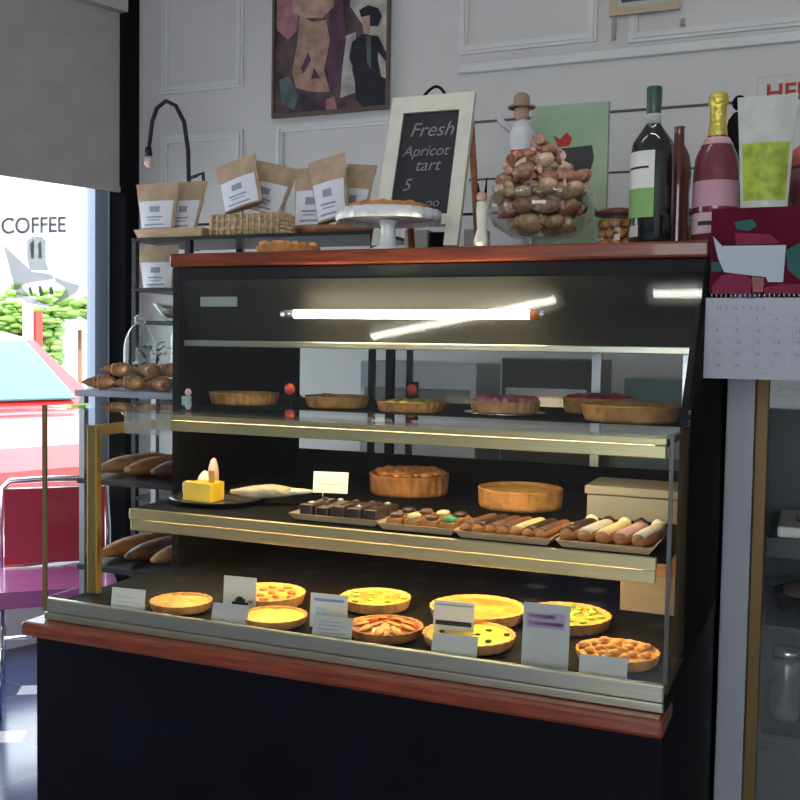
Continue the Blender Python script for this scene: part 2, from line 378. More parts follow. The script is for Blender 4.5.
# ceiling lamps: long fluorescent battens
def batten(xa, ya, xb, yb, lab):
    t = thing('ceiling_lamp', lab, 'lamp', ((xa+xb)/2, (ya+yb)/2, ZC-0.07)); a = Vector((xa, ya, ZC-.066)); b_ = Vector((xb, yb, ZC-.066)); d = (b_-a).normalized(); n_ = Vector((-d.y, d.x, 0))*.05
    z_ = Vector((0, 0, .016)); M().prism([a-n_+z_, b_-n_+z_, b_+n_+z_, a+n_+z_], (0, 0, .049), trimm).out('housing', t)
    M().tube([a+d*.03, b_-d*.03], 0.014, mat('lamp_tube', (1, 1, 1), 0.4, emit=((1, 0.97, 0.9), 24))).out('tube', t)
batten(-1.80, 1.53, -0.94, 1.70, 'short fluorescent batten on the ceiling above the display case')
batten(-0.62, 1.716, 0.6, 1.72, 'long fluorescent batten on the ceiling right of the case')

# ================================================================== DISPLAY CASE
XL, XR = -1.57, -0.223; YF = 1.72; YB = 2.19; YK = 2.85; ZL = 0.735; ZT = 1.585
dc = thing('display_case', 'long black glass-fronted pastry display case with mahogany top and ledge', 'display case', ((XL+XR)/2, 2.2, 0))
M().box((XL-.022, YF-.004, 0), (XR-.002, YK, 0.70), black, 0.003).out('base_cabinet', dc)
M().box((XL-.035, YF-.04, 0.702), (XR+.002, 1.80, ZL), wood, 0.008).out('lower_ledge', dc)
M().box((XL, YF+.01, ZL+.001), (XR, YK, 0.765), blackm).out('deck', dc); M().box((XL-.02, 1.802, .702), (XR, YK, ZL), black).out('deck_support', dc)
mm = M(); mm.box((XL+.002, YF-.006, ZL+.001), (XR-.004, YF+.009, 0.752), alug, 0.002); mm.box((XL+.002, YF-.004, 0.753), (XR-.004, YF+.009, 0.783), alug, 0.003)
mm.out('front_rail', dc)
# black body: end panels, back, hood
M().box((XL, YB, 0.766), (XL+.02, YK, 1.548), blackm).out('end_panel', dc)
M().prism([(XR-.02, 1.95, .766), (XR-.02, 1.95, 1.225), (XR-.02, 2.19, 1.515), (XR-.02, YK, 1.515), (XR-.02, YK, .766)], (.02, 0, 0), blackm).out('end_panel', dc)
M().box((XL+.021, YK-.02, 0.766), (XR-.021, YK, 1.02), blackm).out('back_panel', dc)
mm = M(); mm.box((XL+.021, YK-.02, 1.36), (XR-.021, YK, 1.50), blackm)
mm.out('back_header', dc)
for a_, b_, m_ in ((-0.60, -0.575, steel), (-0.35, -0.33, steel), (-1.24, -1.215, blackm)): M().box((a_, YK-.02, 1.021), (b_, YK, 1.359), m_).out('sliding_door_stile', dc)
M().box((XL+.021, YB+.08, 1.49), (XR-.021, YK-.021, 1.51), blackm).out('inner_ceiling', dc)
mm = M(); mm.prism([(XL+.021, YB-.0, 1.515), (XL+.021, YB+.03, 1.515), (XL+.021, YB+.075, 1.362), (XL+.021, YB+.055, 1.362)], (XR-XL-.042, 0, 0), hood); mm.out('light_hood', dc)
M().box((XL+.021, YB+.02, 1.345), (XR-.021, YB+.075, 1.361), alug, 0.002).out('hood_rail', dc)
M().box((XL, 2.192, 1.516), (XR, YK, 1.549), black, 0.002).out('top_fascia', dc)
M().box((XL-.01, 2.185, 1.55), (XR, YK+.03, ZT), wood, 0.006).out('wooden_top', dc)
# canopy lamp
ty, tz_ = 2.165, 1.428
tl, tr_ = -1.193, -0.60
lamp = M().tube([(tl, ty, tz_), (tr_, ty, tz_)], 0.0105, mat('warm_tube', (1, 1, 1), 0.4, emit=((1.0, 0.86, 0.58), 42)), seg=14).out('fluorescent_tube', dc)
M().tube([(tr_+.001, ty, tz_), (tr_+.018, ty, tz_)], 0.0125, mat('orange_cap', (0.75, 0.16, 0.03), 0.4)).out('end_cap', lamp)
M().tube([(tr_+.019, ty, tz_), (tr_+.035, ty, tz_)], 0.011, steel).out('end_cap', lamp)
M().tube([(tl-.035, ty, tz_), (tl-.001, ty, tz_)], 0.012, steel).out('end_cap', lamp)
M().box((XL+.09, YB-.008, 1.447), (XL+.20, YB-.004, 1.472), mat('grey_green_plate', (0.30, 0.35, 0.31), 0.4), 0.001).out('maker_plate', dc)
# shelves (front fascias, warm strip lights under the front edge)
warm = mat('warm_strip', (1, 0.9, 0.6), 0.5, emit=((1.0, 0.68, 0.24), 62)); warm_soft = mat('warm_strip_soft', (1, 0.9, 0.6), 0.5, emit=((1.0, 0.76, 0.40), 30))
def shelf(y0, zt, h, ins, lab):
    s_ = M().box((XL+ins, y0+.012, zt-.012), (XR-ins+.02, YK-.06, zt), blackm).out('shelf', dc)
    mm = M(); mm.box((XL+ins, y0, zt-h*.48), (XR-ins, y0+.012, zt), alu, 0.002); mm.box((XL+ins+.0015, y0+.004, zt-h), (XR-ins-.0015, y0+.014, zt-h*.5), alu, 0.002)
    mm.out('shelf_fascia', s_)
    M().box((XL+ins+.02, y0+.05, zt-.024), (XR-ins-.03, y0+.075, zt-.014), warm if lab == 'lower' else warm_soft).out('strip_light', s_)
    for xx in (XL+ins+.01, XR-ins-.03): M().box((xx, y0+.04, zt-.045), (xx+.006, YK-.06, zt-.013), blackm).out('bracket', s_)
shelf(2.04, 1.188, 0.052, 0.055, 'upper')
shelf(1.94, 0.955, 0.052, 0.055, 'lower')
# glass
GT = 0.006
M().box((XL+.007, YF, 0.784), (XR-.007, YF+GT, 1.203), G).out('front_glass', dc)
M().box((XL+.007, YF, 1.2035), (XR-.007, 1.93, 1.2095), G).out('deck_glass', dc)
M().prism([(XL+.007, 1.932, 1.204), (XL+.007, 1.938, 1.204), (XL+.007, 2.190, 1.546), (XL+.007, 2.184, 1.546)], (XR-XL-.014, 0, 0), G).out('upper_glass', dc)
for xx, nm in ((XL, 'l'), (XR-GT, 'r')):
    hi = 2.186 if nm == 'l' else 1.949
    pts = [(xx, YF, 0.784), (xx, YF, 1.209), (xx, 1.934, 1.209)]
    pts += [(xx, 2.184, 1.545), (xx, 2.188, 1.545), (xx, 2.188, 0.784)] if nm == 'l' else [(xx, 1.949, 1.24), (xx, 1.949, 0.784)]
    M().prism(pts, (GT, 0, 0), GE).out('end_glass', dc)
mm = M(); mm.box((XL-.003, YF-.005, 0.755), (XL+.008, YF-.0005, 1.212), golddull); mm.out('corner_edge', dc)
mm = M(); mm.box((XL+.012, 1.842, 0.767), (XL+.040, 1.862, 1.160), gold, 0.002); mm.out('reflected_upright', dc)  # solid bar modelled in place of a reflection in the end glass
mm = M(); mm.box((XL+.020, 1.864, 1.135), (XL+.034, 2.18, 1.160), gold, 0.002); mm.out('reflected_rail', dc)  # horizontal part of the same reflection, also built as a bar
mm = M(); mm.box((XR-.006, YF-.005, 0.786), (XR+.001, YF-.0005, 1.212), mat('dull_edge', (.09, .09, .085), .4, .5)); mm.out('corner_edge', dc)

M().box((XL+.045, 1.935, 1.135), (XL+.175, 1.938, 1.200), GD).out('reflection_strip', dc)  # hazy pane stands in for a pale reflection in the glass
# ================================================================== PASTRY MAKERS
def pie(name, lab, c, r, h, cm=crust, fm_=f_yel, top=None, dome=0.004, flute=26, sy=1.0, group=None, cat='pie', rot=0, plate=None, k_=0.03):
    c = Vector(c)+Vector((0, 0, .0055 if plate else 0)); t = thing(name, lab, cat, c, group)
    pr = [(0, 0.0), (r*(.86+k_), 0.0), (r*(.90+k_*.8), h*.2), (r*.985, h), (r, h*1.06), (r*.965, h*1.1), (r*.93, h*.98), (r*.91, h*.80), (0, h*.78)]
    M().lathe(pr, c+Vector((0, 0, .001)), cm, seg=104, flute=flute, famp=0.018, sy=sy).out('crust', t)
    mm = M()
    def f(i, j):
        a = 2*math.pi*i; rr = r*.915*j
        return c + Vector((rr*math.cos(a), rr*math.sin(a)*sy, h*.86 + dome*(1-j*j) + 0.0025*noise.noise(Vector((rr*math.cos(a)*50, rr*math.sin(a)*50, r*77)))*(1 if j < .99 else 0)))
    mm.grid(f, 40, 8, fm_); bmesh.ops.remove_doubles(mm.bm, verts=mm.bm.verts, dist=1e-5); mm.out('filling', t)
    if top: top(t, c, r*.85, h*.88+dome*.6, sy)
    if plate: M().lathe([(0, -.004), (r*1.1, -.004), (r*1.16, 0.001), (r*1.1, 0.0), (0, 0.0)], c, plate, sy=sy).out('plate', t)
    return t
def top_balls(m, n, rad, flat=.7, name='fruit', lift=0.0):
    def f(t, c, r, h, sy):
        mm = M()
        for i in range(n):
            q = math.sqrt((i+.5)/n)*r*.98; a = i*2.39996
            mm.ball(c+Vector((q*math.cos(a), q*math.sin(a)*sy, h+rad*flat*.5+lift)), rad*random.uniform(.85, 1.15), m, (1, 1, flat), 1 if n > 60 else 2, noi=.15)
            if n <= 20: mm.out(name.rstrip('s') if name != 'leaves' else 'leaf', t); mm = M()
        if n > 20: mm.out(name, t)
        else: mm.bm.free()
    return f
def top_slices(m, n=9, name='slice_ring', rows=2):
    def f(t, c, r, h, sy):
        mm = M()
        for k in range(rows):
            rr = r*(0.72-.42*k); nn = max(4, int(n*(1-.45*k)))
            for i in range(nn):
                a = 2*math.pi*i/nn+k*.4; mtx = Matrix.Translation(c+Vector((rr*math.cos(a), rr*math.sin(a)*sy, h+.003))) @ Matrix.Rotation(a, 4, 'Z') @ Matrix.Rotation(R(16), 4, 'Y')
                mm.ball((0, 0, 0), r*.26, m, (1.0, .62, .16), 2, mtx=mtx)
        mm.out(name, t)
    return f
def eclair(c, ln, r, ang, dough, ic, name='iced_strip'):
    """returns (thing-level mesh builder) a bun with an icing cap"""
    c = Vector(c); d = Vector((math.cos(ang), math.sin(ang), 0))
    pts = [c + d*(ln*(k/8-.5)) for k in range(9)]; rads = [r*math.sqrt(max(.06, 1-(2*abs(k/8-.5))**4)) for k in range(9)]
    return pts, rads
def croissant_mesh(t_or_none, name, c, s, ang, m, label=None, cat=None, group=None, curve=1.0):
    c = Vector(c); mm = M(); pts = []; rads = []; n = 43
    for k in range(n):
        u = k/(n-1)*2-1; a = u*1.15*curve
        p = Vector((math.sin(a)*.5, (1-math.cos(a))*.55, 0))*s if curve else Vector((u*.5*s, 0, 0))
        env = (1-abs(u)**1.9)*.19+.028
        rg = .92+0.24*abs(math.sin(u*3.5*math.pi))**.7
        pts.append(p); rads.append(s*env*rg)
    rm = Matrix.Rotation(ang, 3, 'Z'); zz = max(rads)*.82
    pts = [rm@p + c + Vector((0, 0, zz*.98)) for p in pts]
    mm.tube(pts, 0, m, 12, rads, flat=.82)
    return mm.out(name, None if t_or_none is None else t_or_none, label, cat, group, loc=c)

# ---- price cards
def card(lab, x, y, z, wd, ht, m=paper, lean=8, art=None, yaw=6, Y=None, group=None, name='price_card'):
    base = onZ(x, y, z) if Y is None else Vector((onY(x, y, Y).x, Y, z))
    base = Vector((base.x, base.y, z+0.0005))
    t = thing(name, lab, 'price card', base, group)
    rz = Matrix.Rotation(R(yaw), 3, 'Z') @ Matrix.Rotation(R(-lean), 3, 'X')
    rt = rz @ Vector((1, 0, 0)); up = rz @ Vector((0, 0, 1)); n = rz @ Vector((0, 1, 0))
    M().prism([base-rt*wd/2, base+rt*wd/2, base+rt*wd/2+up*ht, base-rt*wd/2+up*ht], n*0.0012, m).out('card', t)
    fo = n*ht*.35
    M().prism([base-rt*wd*.45+n*.002+up*ht*.55, base+rt*wd*.45+n*.002+up*ht*.55, base+rt*wd*.45+Vector((fo.x, fo.y, .0005)), base-rt*wd*.45+Vector((fo.x, fo.y, .0005))], n*0.0008, m).out('stand', t)
    if art:
        mm = M()
        for (a0, b0, a1, b1, im) in art:
            q = lambda a, b_: base + rt*(a-.5)*wd + up*b_*ht - n*0.0012
            mm.prism([q(a0, b0), q(a1, b0), q(a1, b1), q(a0, b1)], n*0.0008, im)
        mm.out('print', t)
    return t
def lines(n, m, a=.14, b_=.86, y0=.25, y1=.75, th=.05):
    return [(a, y0+(y1-y0)*i/max(1, n-1), b_-(.17 if i % 2 else 0), y0+(y1-y0)*i/max(1, n-1)+th, m) for i in range(n)]

ZD = 0.7665
# ---- bottom deck pies
pie('tart', 'small orange tart nearest the left end of the case floor', onZ(173, 612, ZD)+Vector((0, .03, 0)), .068, .018, crust, f_org, flute=20, cat='tart')
pie('pie', 'golden lattice-brown pie behind the bright yellow custard tart', (-1.14, 1.95, ZD), .088, .024, crustp, f_brn, top_balls(crustd, 14, .010, .5, 'nut'))
pie('tart', 'bright plain yellow custard tart on the case floor', onZ(274, 623, ZD), .070, .017, crustp, f_yel, flute=22, cat='tart')
pie('pie', 'green and gold quiche pie behind the upright double price card', onZ(370, 610, ZD)+Vector((0, .03, 0)), .080, .022, crustp, f_grn, top_balls(leafm, 10, .008, .5, 'herb_sprig'))
pie('tart', 'fruit tart with red and yellow slices on the case floor', onZ(385, 635, ZD), .078, .019, crustd, f_red, top_slices(f_org, 9, 'fruit_slices'), cat='tart')
pie('pie', 'deep plain pale-crusted pie behind the card with the black bar', (-.665, 2.035, ZD), .104, .026, crustp, f_brn)
pie('tart', 'large bright yellow tart dotted with dark berries', onZ(466, 650, ZD)+Vector((-.008, .04, 0)), .092, .020, crustp, f_yel, top_balls(choc, 9, .006, .5, 'berry'), cat='tart')
pie('quiche', 'dark green topped quiche behind the tall purple-printed card', onZ(556, 633, ZD)+Vector((.004, .065, 0)), .096, .024, crustp, f_grn, top_balls(leafm, 26, .010, .4, 'leaves'), cat='quiche')
pie('tart', 'golden baked tart at the right end of the case floor', onZ(610, 668, ZD)+Vector((0.005, .045, 0)), .078, .020, crust, f_org, top_balls(crust, 18, .011, .6, 'nuts'), cat='tart')
# cards
c0 = [(0.1, .2, .9, .24, inkg)]
card('blank white price card at the far left of the case floor', 127, 612, ZD, .082, .050, paper, art=lines(2, mat('faint_ink', (.5, .48, .45), .8), y0=.4, y1=.6, th=.03))
card('white card with a small black hat-shaped drawing beside the yellow tart', 239, 606, ZD, .078, .076, paper, lean=4, Y=1.86,
     art=[(.28, .20, .78, .28, ink), (.38, .28, .68, .38, ink), (.44, .38, .60, .43, ink)])
card('grey-backed blank card in front of the hat-drawing card', 228, 628, ZD, .082, .046, paperb, lean=18, Y=1.75)
card('tall white card with blue line above the fruit tart', 328, 616, ZD, .082, .070, paper, lean=5, Y=1.83, art=[(.1, .78, .9, .86, mat('blue_ink', (.18, .32, .6), .7)), (.15, .3, .45, .6, mat('faint_blue', (.5, .58, .66), .7))])
card('grey card with printed lines in front of the blue-lined card', 331, 638, ZD, .083, .048, paperb, lean=14, Y=1.75, art=lines(4, inkg, y0=.3, y1=.75, th=.05)+[(.04, .02, .96, .18, ink)])
card('white card crossed by a thick black bar', 453, 631, ZD, .084, .078, paper, lean=5, Y=1.86, art=[(.06, .38, .94, .50, ink), (.04, .88, .96, .92, inkg)])
card('blank grey card leaning before the large yellow tart', 453, 665, ZD, .088, .046, paperb, lean=20, Y=1.745)
card('tall white card with purple lettering block', 544, 677, ZD, .086, .118, paperb, lean=9, Y=1.765, art=[(.08, .62, .9, .86, mat('pale_lilac', (.42, .30, .46), .7))]+lines(2, inkp, .12, .86, .66, .77, .06)+lines(3, mat('faint_ink', (.5, .48, .45), .8), .12, .8, .2, .45, .02))
card('blank grey card in front of the golden tart at the right end', 602, 689, ZD, .084, .044, paperb, lean=20, Y=1.742)
# cake box at right on the floor
bx = onZ(650, 640, ZD); bY = 2.25; p0 = onY(628, 625, bY); 
cb = thing('cake_box', 'open pinkish card box at the right rear of the case floor', 'box', (-0.33, bY+.06, ZD))
boxm = mat('pinkish_card', (0.34, 0.18, 0.13), 0.8); boxg = mat('grey_card', (0.20, 0.17, 0.15), 0.8)
M().box((-.40, bY, ZD+.0005), (-.26, bY+.12, ZD+.085), boxg, .002).out('body', cb)
M().prism([(-.385, bY+.0, ZD+.086), (-.262, bY, ZD+.086), (-.262, bY+.05, ZD+.125), (-.385, bY+.05, ZD+.125)], (0, .003, 0), boxm).out('lid', cb)
# ---- shelf 2
ZS2 = 0.9555
def tray(name, lab, x0, x1, y0, y1, z, cat='tray', m=pale_wood, group=None, h=.016):
    t = thing(name, lab, cat, ((x0+x1)/2, (y0+y1)/2, z), group)
    mm = M()
    def f(a, b_, o, zz): return [Vector((x0-o+ (x1-x0+2*o)*i, y0-o+(y1-y0+2*o)*j, z+zz)) for i, j in ((0, 0), (1, 0), (1, 1), (0, 1))]
    a = f(0, 0, -.008, .0005); b1 = f(0, 0, .004, h); b2 = f(0, 0, 0.001, h); a2 = f(0, 0, -.010, .004)
    rings = [[mm.bm.verts.new(p) for p in q] for q in (a, b1, b2, a2)]
    mm.bm.faces.new(rings[0]); mm.bm.faces.new(rings[3])
    for p, q in zip(rings, rings[1:]):
        for i in range(4): mm.bm.faces.new((p[i], p[(i+1) % 4], q[(i+1) % 4], q[i]))
    mm._fin([v for r_ in rings for v in r_], m, False); mm.out('tray_body', t); return t
def row_of(kind, name, labfun, cat, group, x0, x1, yc, z, n, ln, r, dough, ics, skew=0.25, rows=1, dy=0.0):
    k = 0
    for j in range(rows):
        for i in range(n):
            x = x0 + (x1-x0)*(i+.5)/n; y = yc + dy*j; ang = R(90)-skew*.6
            c = Vector((x, y, z+r*.85))
            t = thing(name, labfun(i, j), cat, (x, y, z), group if not callable(group) else group(i))
            d = Vector((math.cos(ang), math.sin(ang), 0))
            pts = [c + d*(ln*(q/8-.5)) for q in range(9)]; rads = [r*math.sqrt(max(.06, 1-(2*abs(q/8-.5))**4)) for q in range(9)]
            M().tube(pts, 0, dough, 10, rads, flat=.8).out('pastry', t)
            pt = [p+Vector((0, 0, r*.30)) for p in pts[1:-1]]; M().tube(pt, 0, ics[i % len(ics)], 10, [q*.86 for q in rads[1:-1]], flat=.72).out('icing', t)
T1 = (-1.115, -.93, 2.0, 2.14); 
tray('serving_tray', 'wooden tray of dark chocolate brownies, leftmost of the four trays', -1.10, -.885, 1.985, 2.13, ZS2)
for i in range(10):
    x = -1.085+.04*(i % 5)+.02; y = 2.02+.07*(i//5)
    mm = M().box((x-.017, y-.028, ZS2+.005), (x+.017, y+.028, ZS2+.034+random.uniform(-.003, .004)), choc, .004)
    t = thing('brownie', 'dark chocolate brownie square on the leftmost wooden tray', 'brownie', (x, y, ZS2+.005), 'brownies on the leftmost tray'); mm.out('cake', t)
    M().ball((x, y, ZS2+.037), .008, chocm if i % 3 else whiteic, (1, 1.3, .5), 1).out('topping', t)
tray('serving_tray', 'wooden tray of assorted small cakes, second from the left', -.872, -.70, 1.965, 2.11, ZS2)
mix = [chocm, yelic, chocm, mat('green_icing', (.05, .40, .14), .4), choc, chocm, yelic, choc]
nm_ = ['brown', 'pale yellow', 'brown', 'green', 'dark', 'brown', 'pale yellow', 'dark']
for i in range(8):
    x = -.855+.041*(i % 4)+.012; y = 2.0+.068*(i//4); x = min(x, -.715)
    t = thing('small_cake', 'small %s topped cake in the %s row of the assorted tray' % (nm_[i], 'front' if i < 4 else 'back'), 'cake', (x, y, ZS2+.005), 'small cakes on the assorted tray')
    M().box((x-.016, y-.026, ZS2+.005), (x+.016, y+.026, ZS2+.026), crustd, .004).out('sponge', t)
    M().ball((x, y, ZS2+.030), .015, mix[i], (1, 1.5, .5), 2, noi=.1).out('topping', t)
tray('serving_tray', 'wooden tray of chocolate eclairs, third from the left', -.69, -.49, 1.955, 2.165, ZS2)
ec = [(chocm, 'milk chocolate'), (choc, 'dark chocolate'), (chocm, 'milk chocolate'), (chocm, 'milk chocolate'), (yelic, 'pale cream'), (choc, 'dark chocolate'), (chocm, 'milk chocolate')]
row_of('e', 'eclair', lambda i, j: ['first', 'second', 'third', 'fourth', 'fifth', 'sixth', 'seventh'][i]+' eclair from the left on the third tray, '+ec[i][1]+' topped', 'eclair', 'eclairs on the third tray', -.685, -.495, 2.058, ZS2+.005, 7, .18, .0145, crustd, [e[0] for e in ec])
tray('serving_tray', 'wooden tray of pastel iced eclairs, rightmost of the four trays', -.475, -.288, 1.955, 2.165, ZS2)
ec2 = [(choc, 'dark chocolate'), (whiteic, 'speckled white'), (yelic, 'pale yellow'), (pinkic, 'pink'), (whiteic, 'plain white')]
row_of('e', 'eclair', lambda i, j: ec2[i][1]+' iced eclair on the rightmost wooden tray', 'eclair', 'iced eclairs on the rightmost tray', -.472, -.292, 2.058, ZS2+.005, 5, .185, .019, crustd, [e[0] for e in ec2])
for i in range(5):
    x = -.46+.036*i+.004
    M().ball((x, 2.192, ZS2+.0175), .016, (cream, choc)[i % 2], (1, .9, 1), 2, noi=.2).out('cream_puff', None, 'small %s puff, %s along the back of the pastel tray' % (('whipped cream', 'chocolate')[i % 2], ('first', 'second', 'third', 'fourth', 'fifth')[i]), 'cream puff', 'puffs behind the pastel eclairs')
pie('pie', 'tall dark golden crumble pie at the back of the lower shelf', (-1.02, 2.50, ZS2), .108, .050, crustd, f_brn, top_balls(crustd, 46, .015, .6, 'crumble'), dome=.016, k_=.08)
pie('cheesecake', 'smooth deep golden cheesecake at the back of the lower shelf', (-.685, 2.42, ZS2), .106, .045, crust, mat('golden_top', (0.62, 0.36, 0.08), .45, var=.1, vscale=12), flute=40, cat='cheesecake', dome=.014, k_=.09)
cbm = mat('cream_card', (0.40, 0.37, 0.31), 0.8)
cb2 = thing('cake_box', 'long cream card box behind the pastel eclairs', 'box', (-.38, 2.42, ZS2))
M().box((-.50, 2.34, ZS2+.0005), (-.255, 2.50, ZS2+.055), cbm, .002).out('body', cb2)
M().box((-.505, 2.335, ZS2+.058), (-.25, 2.505, ZS2+.078), cbm, .002).out('lid', cb2)
card('tilted white tag behind the brownie tray', 330, 488, ZS2, .088, .052, mat('bright_card', (.85, .85, .82), .7), lean=10, yaw=12, Y=2.18, art=lines(2, mat('faint_ink', (.5, .48, .45), .8), y0=.4, y1=.6, th=.03)).location.z += .035
mm = M().tube([(onY(322, 488, 2.18).x, 2.185, ZS2+.001), (onY(322, 488, 2.18).x, 2.185, ZS2+.05)], .002, steel); mm.tube([(onY(322, 488, 2.18).x, 2.185, ZS2+.001), (onY(322, 488, 2.18).x, 2.185, ZS2+.004)], .014, steel)
mm.out('tag_stand', None, 'short metal stand holding up the tilted white tag', 'tag stand')
# cheese board at left of shelf 2
pl = thing('platter', 'oblong silver platter of cheese at the left of the lower shelf', 'platter', (-1.40, 2.12, ZS2))
M().lathe([(0, .0005), (.11, .0005), (.14, .012), (.143, .013), (.12, .006), (0, .004)], (-1.385, 2.12, ZS2), steel, sx=.85, sy=.75).out('dish', pl)
ch = thing('cheese_wedge', 'large bright yellow cheese wedge on the silver platter', 'cheese', (-1.40, 2.09, ZS2+.007))
M().prism([(-1.455, 2.075, ZS2+.007), (-1.365, 2.06, ZS2+.007), (-1.37, 2.13, ZS2+.007), (-1.43, 2.14, ZS2+.007)], (0, 0, .045), mat('cheese_yellow', (0.85, 0.55, 0.03), .45, var=.08)).out('cheese', ch)
M().prism([(-1.39, 2.09, ZS2+.0525), (-1.372, 2.088, ZS2+.0525), (-1.374, 2.092, ZS2+.0525), (-1.39, 2.094, ZS2+.0525)], (0, 0, .030), mat('ochre_flag', (.55, .32, .05), .6)).out('flag', ch)
for i, (x, y, rr, s_, mm_, lb) in enumerate(((-1.475, 2.13, .018, (1, 1, 1), cream, 'round cream cheese ball at the left rim of the platter'), (-1.445, 2.155, .019, (1, 1, 1.6), cream, 'tall cream cheese ball behind the yellow wedge'), (-1.425, 2.165, .015, (1, 1, 3.2), pinkic, 'pink meringue beside the cream cheese balls'))):
    M().ball((x, y, ZS2+.012+rr*s_[2]), rr, mm_, s_, 2, noi=.25).out('cheese_ball', None, lb, 'cheese')
wr = thing('wrapped_sandwich', 'long pale wrapped roll lying at the right of the cheese platter', 'sandwich', (-1.24, 2.16, ZS2))
M().tube([(-1.345, 2.12, ZS2+.030), (-1.29, 2.135, ZS2+.032), (-1.245, 2.15, ZS2+.034), (-1.20, 2.165, ZS2+.034)], .02, mat('greaseproof', (0.55, 0.48, 0.36), .7, var=.15, bump=.5), 10, [.006, .018, .022, .014], flat=.8).out('roll', wr)
M().tube([(-1.199, 2.166, ZS2+.034), (-1.17, 2.175, ZS2+.035), (-1.14, 2.185, ZS2+.036)], .008, cream, 8, [.010, .007, .002]).out('twisted_end', wr)

# ---- shelf 1 (upper)
ZS1 = 1.1885
pie('loaf_cake', 'long low plain golden flan at the left of the upper shelf', onZ(238, 405, ZS1)+Vector((0, .03, 0)), .100, .030, crust, f_brn, flute=30, cat='flan', sy=.8)
pie('tart', 'custard tart behind the left black price tag', onZ(332, 408, ZS1)+Vector((0, .03, 0)), .086, .028, crust, f_yel, flute=26, cat='tart')
pie('tart', 'tart with lime green slices in the middle of the upper shelf', onZ(408, 412, ZS1)+Vector((0, .02, 0)), .088, .024, crust, f_yel, top_slices(f_leaf, 8, 'lime_slices'), cat='tart')
pie('tart', 'pale tart heaped with pink berries on the upper shelf', onZ(501, 415, ZS1)+Vector((0, .03, 0)), .088, .026, crustp, f_pink, top_balls(f_pink, 46, .012, .9, 'berries'), cat='tart', plate=steel)
pie('tart', 'dark red fruit tart behind the large fluted tart', (-.53, 2.60, ZS1), .095, .036, crust, f_red, top_balls(f_red, 50, .013, .8, 'berries'), cat='tart')
pie('tart', 'largest fluted golden tart at the right end of the upper shelf', (-.402, 2.34, ZS1), .116, .035, crust, f_org, flute=44, cat='tart', top=top_balls(f_leaf, 3, .012, .4, 'leaf'))
for x, y, lb in ((290, 387, 'left black tag with red disc'), (412, 384, 'black tag with red label standing behind the lime tart')):
    Yt = 2.22 if x < 300 else 2.45
    p = onY(x, y, Yt); t = thing('price_tag', lb, 'price tag', (p.x, Yt, ZS1))
    M().box((p.x-.018, Yt, ZS1+.028), (p.x+.018, Yt+.006, ZS1+.072), black, .002).out('plate', t)
    M().box((p.x-.003, Yt+.001, ZS1+.0005), (p.x+.003, Yt+.005, ZS1+.028), black).out('stem', t)
    M().lathe([(0, 0), (.014, 0), (.014, .002), (0, .002)], (0, 0, 0), redplastic, seg=20, mtx=Matrix.Translation((p.x, Yt, ZS1+.052)) @ Matrix.Rotation(R(90), 4, 'X')).out('red_disc', t, label='round red disc')
p = onY(193, 385, 2.20)
t = thing('tag_clip', 'pink and pale blue clip at the left end of the upper shelf', 'clip', (p.x+.02, 2.15, ZS1))
M().box((p.x+.0, 2.15, ZS1+.0005), (p.x+.026, 2.156, ZS1+.028), mat('pale_blue_card', (.35, .5, .55), .5)).out('card', t)
M().ball((p.x+.018, 2.153, ZS1+.038), .010, mat('pink_card', (.75, .45, .45), .5), (1, .5, 1), 2).out('clip', t)

# ================================================================== ON TOP OF THE CASE
ZW = ZT+0.0005
# A-frame chalkboard
BY = 2.32; bb = onY(455, 245, BY)
cbp = thing('chalkboard', 'cream-framed chalkboard with handwritten offer standing on the case top', 'chalkboard', (-.93, BY, ZW))
# frame plane corners, from the picture, leaning back
def lean(x, y, y0=2.425, z0=ZT, k=0.16):
    r = ray(x, y)  # plane Y = y0 + k*(z-z0) + .12*(X+.93)
    t = (y0 - k*(z0-EYE.z) + .10*.93)/(r.y - k*r.z - .10*r.x); return EYE + r*t
tl_, tr2, br_, bl_ = lean(393, 98), lean(475, 91), lean(457, 246), lean(371, 246)
nrm = (tr2-tl_).cross(bl_-tl_).normalized(); nrm = nrm if nrm.y > 0 else -nrm
def bil(u, v): return tl_*(1-u)*(1-v)+tr2*u*(1-v)+br_*u*v+bl_*(1-u)*v
def slab(m_, pts, th, mm=None):
    mm = mm or M(); mm.prism([bil(*p) for p in pts], nrm*th, m_); return mm
fr = M()
slab(creamp, [(0, 0), (1, 0), (1, .11), (0, .11)], .022, fr); slab(creamp, [(0, .11), (.16, .11), (.16, .995), (0, .995)], .022, fr)
slab(creamp, [(.84, .11), (1, .11), (1, .995), (.84, .995)], .022, fr); slab(creamp, [(.16, .79), (.84, .79), (.84, .86), (.16, .86)], .022, fr)
fr.out('frame', cbp)
mm = slab(boardm, [(.16, .11), (.84, .11), (.84, .79), (.16, .79)], .008); bmesh.ops.translate(mm.bm, vec=nrm*.007, verts=mm.bm.verts); mm.out('slate', cbp)
h0, h1 = bil(.36, 0), bil(.64, 0); up_ = (tl_-bl_).normalized()
M().tube([h0+nrm*.01+(h1-h0)*k/10+up_*(.026*math.sin(math.pi*k/10)) for k in range(11)], .004, black).out('handle', cbp)
mm = M(); a, b_ = bil(.08, .03)+nrm*.024, bil(.92, .03)+nrm*.024
for q, dx in ((a, .0), (b_, 0)): mm.tube([q, Vector((q.x, q.y+.10, ZT+.008))], .009, brown_wood)
mm.out('back_leg', cbp)
rt_ = (bil(1, .5)-bil(0, .5)).normalized()
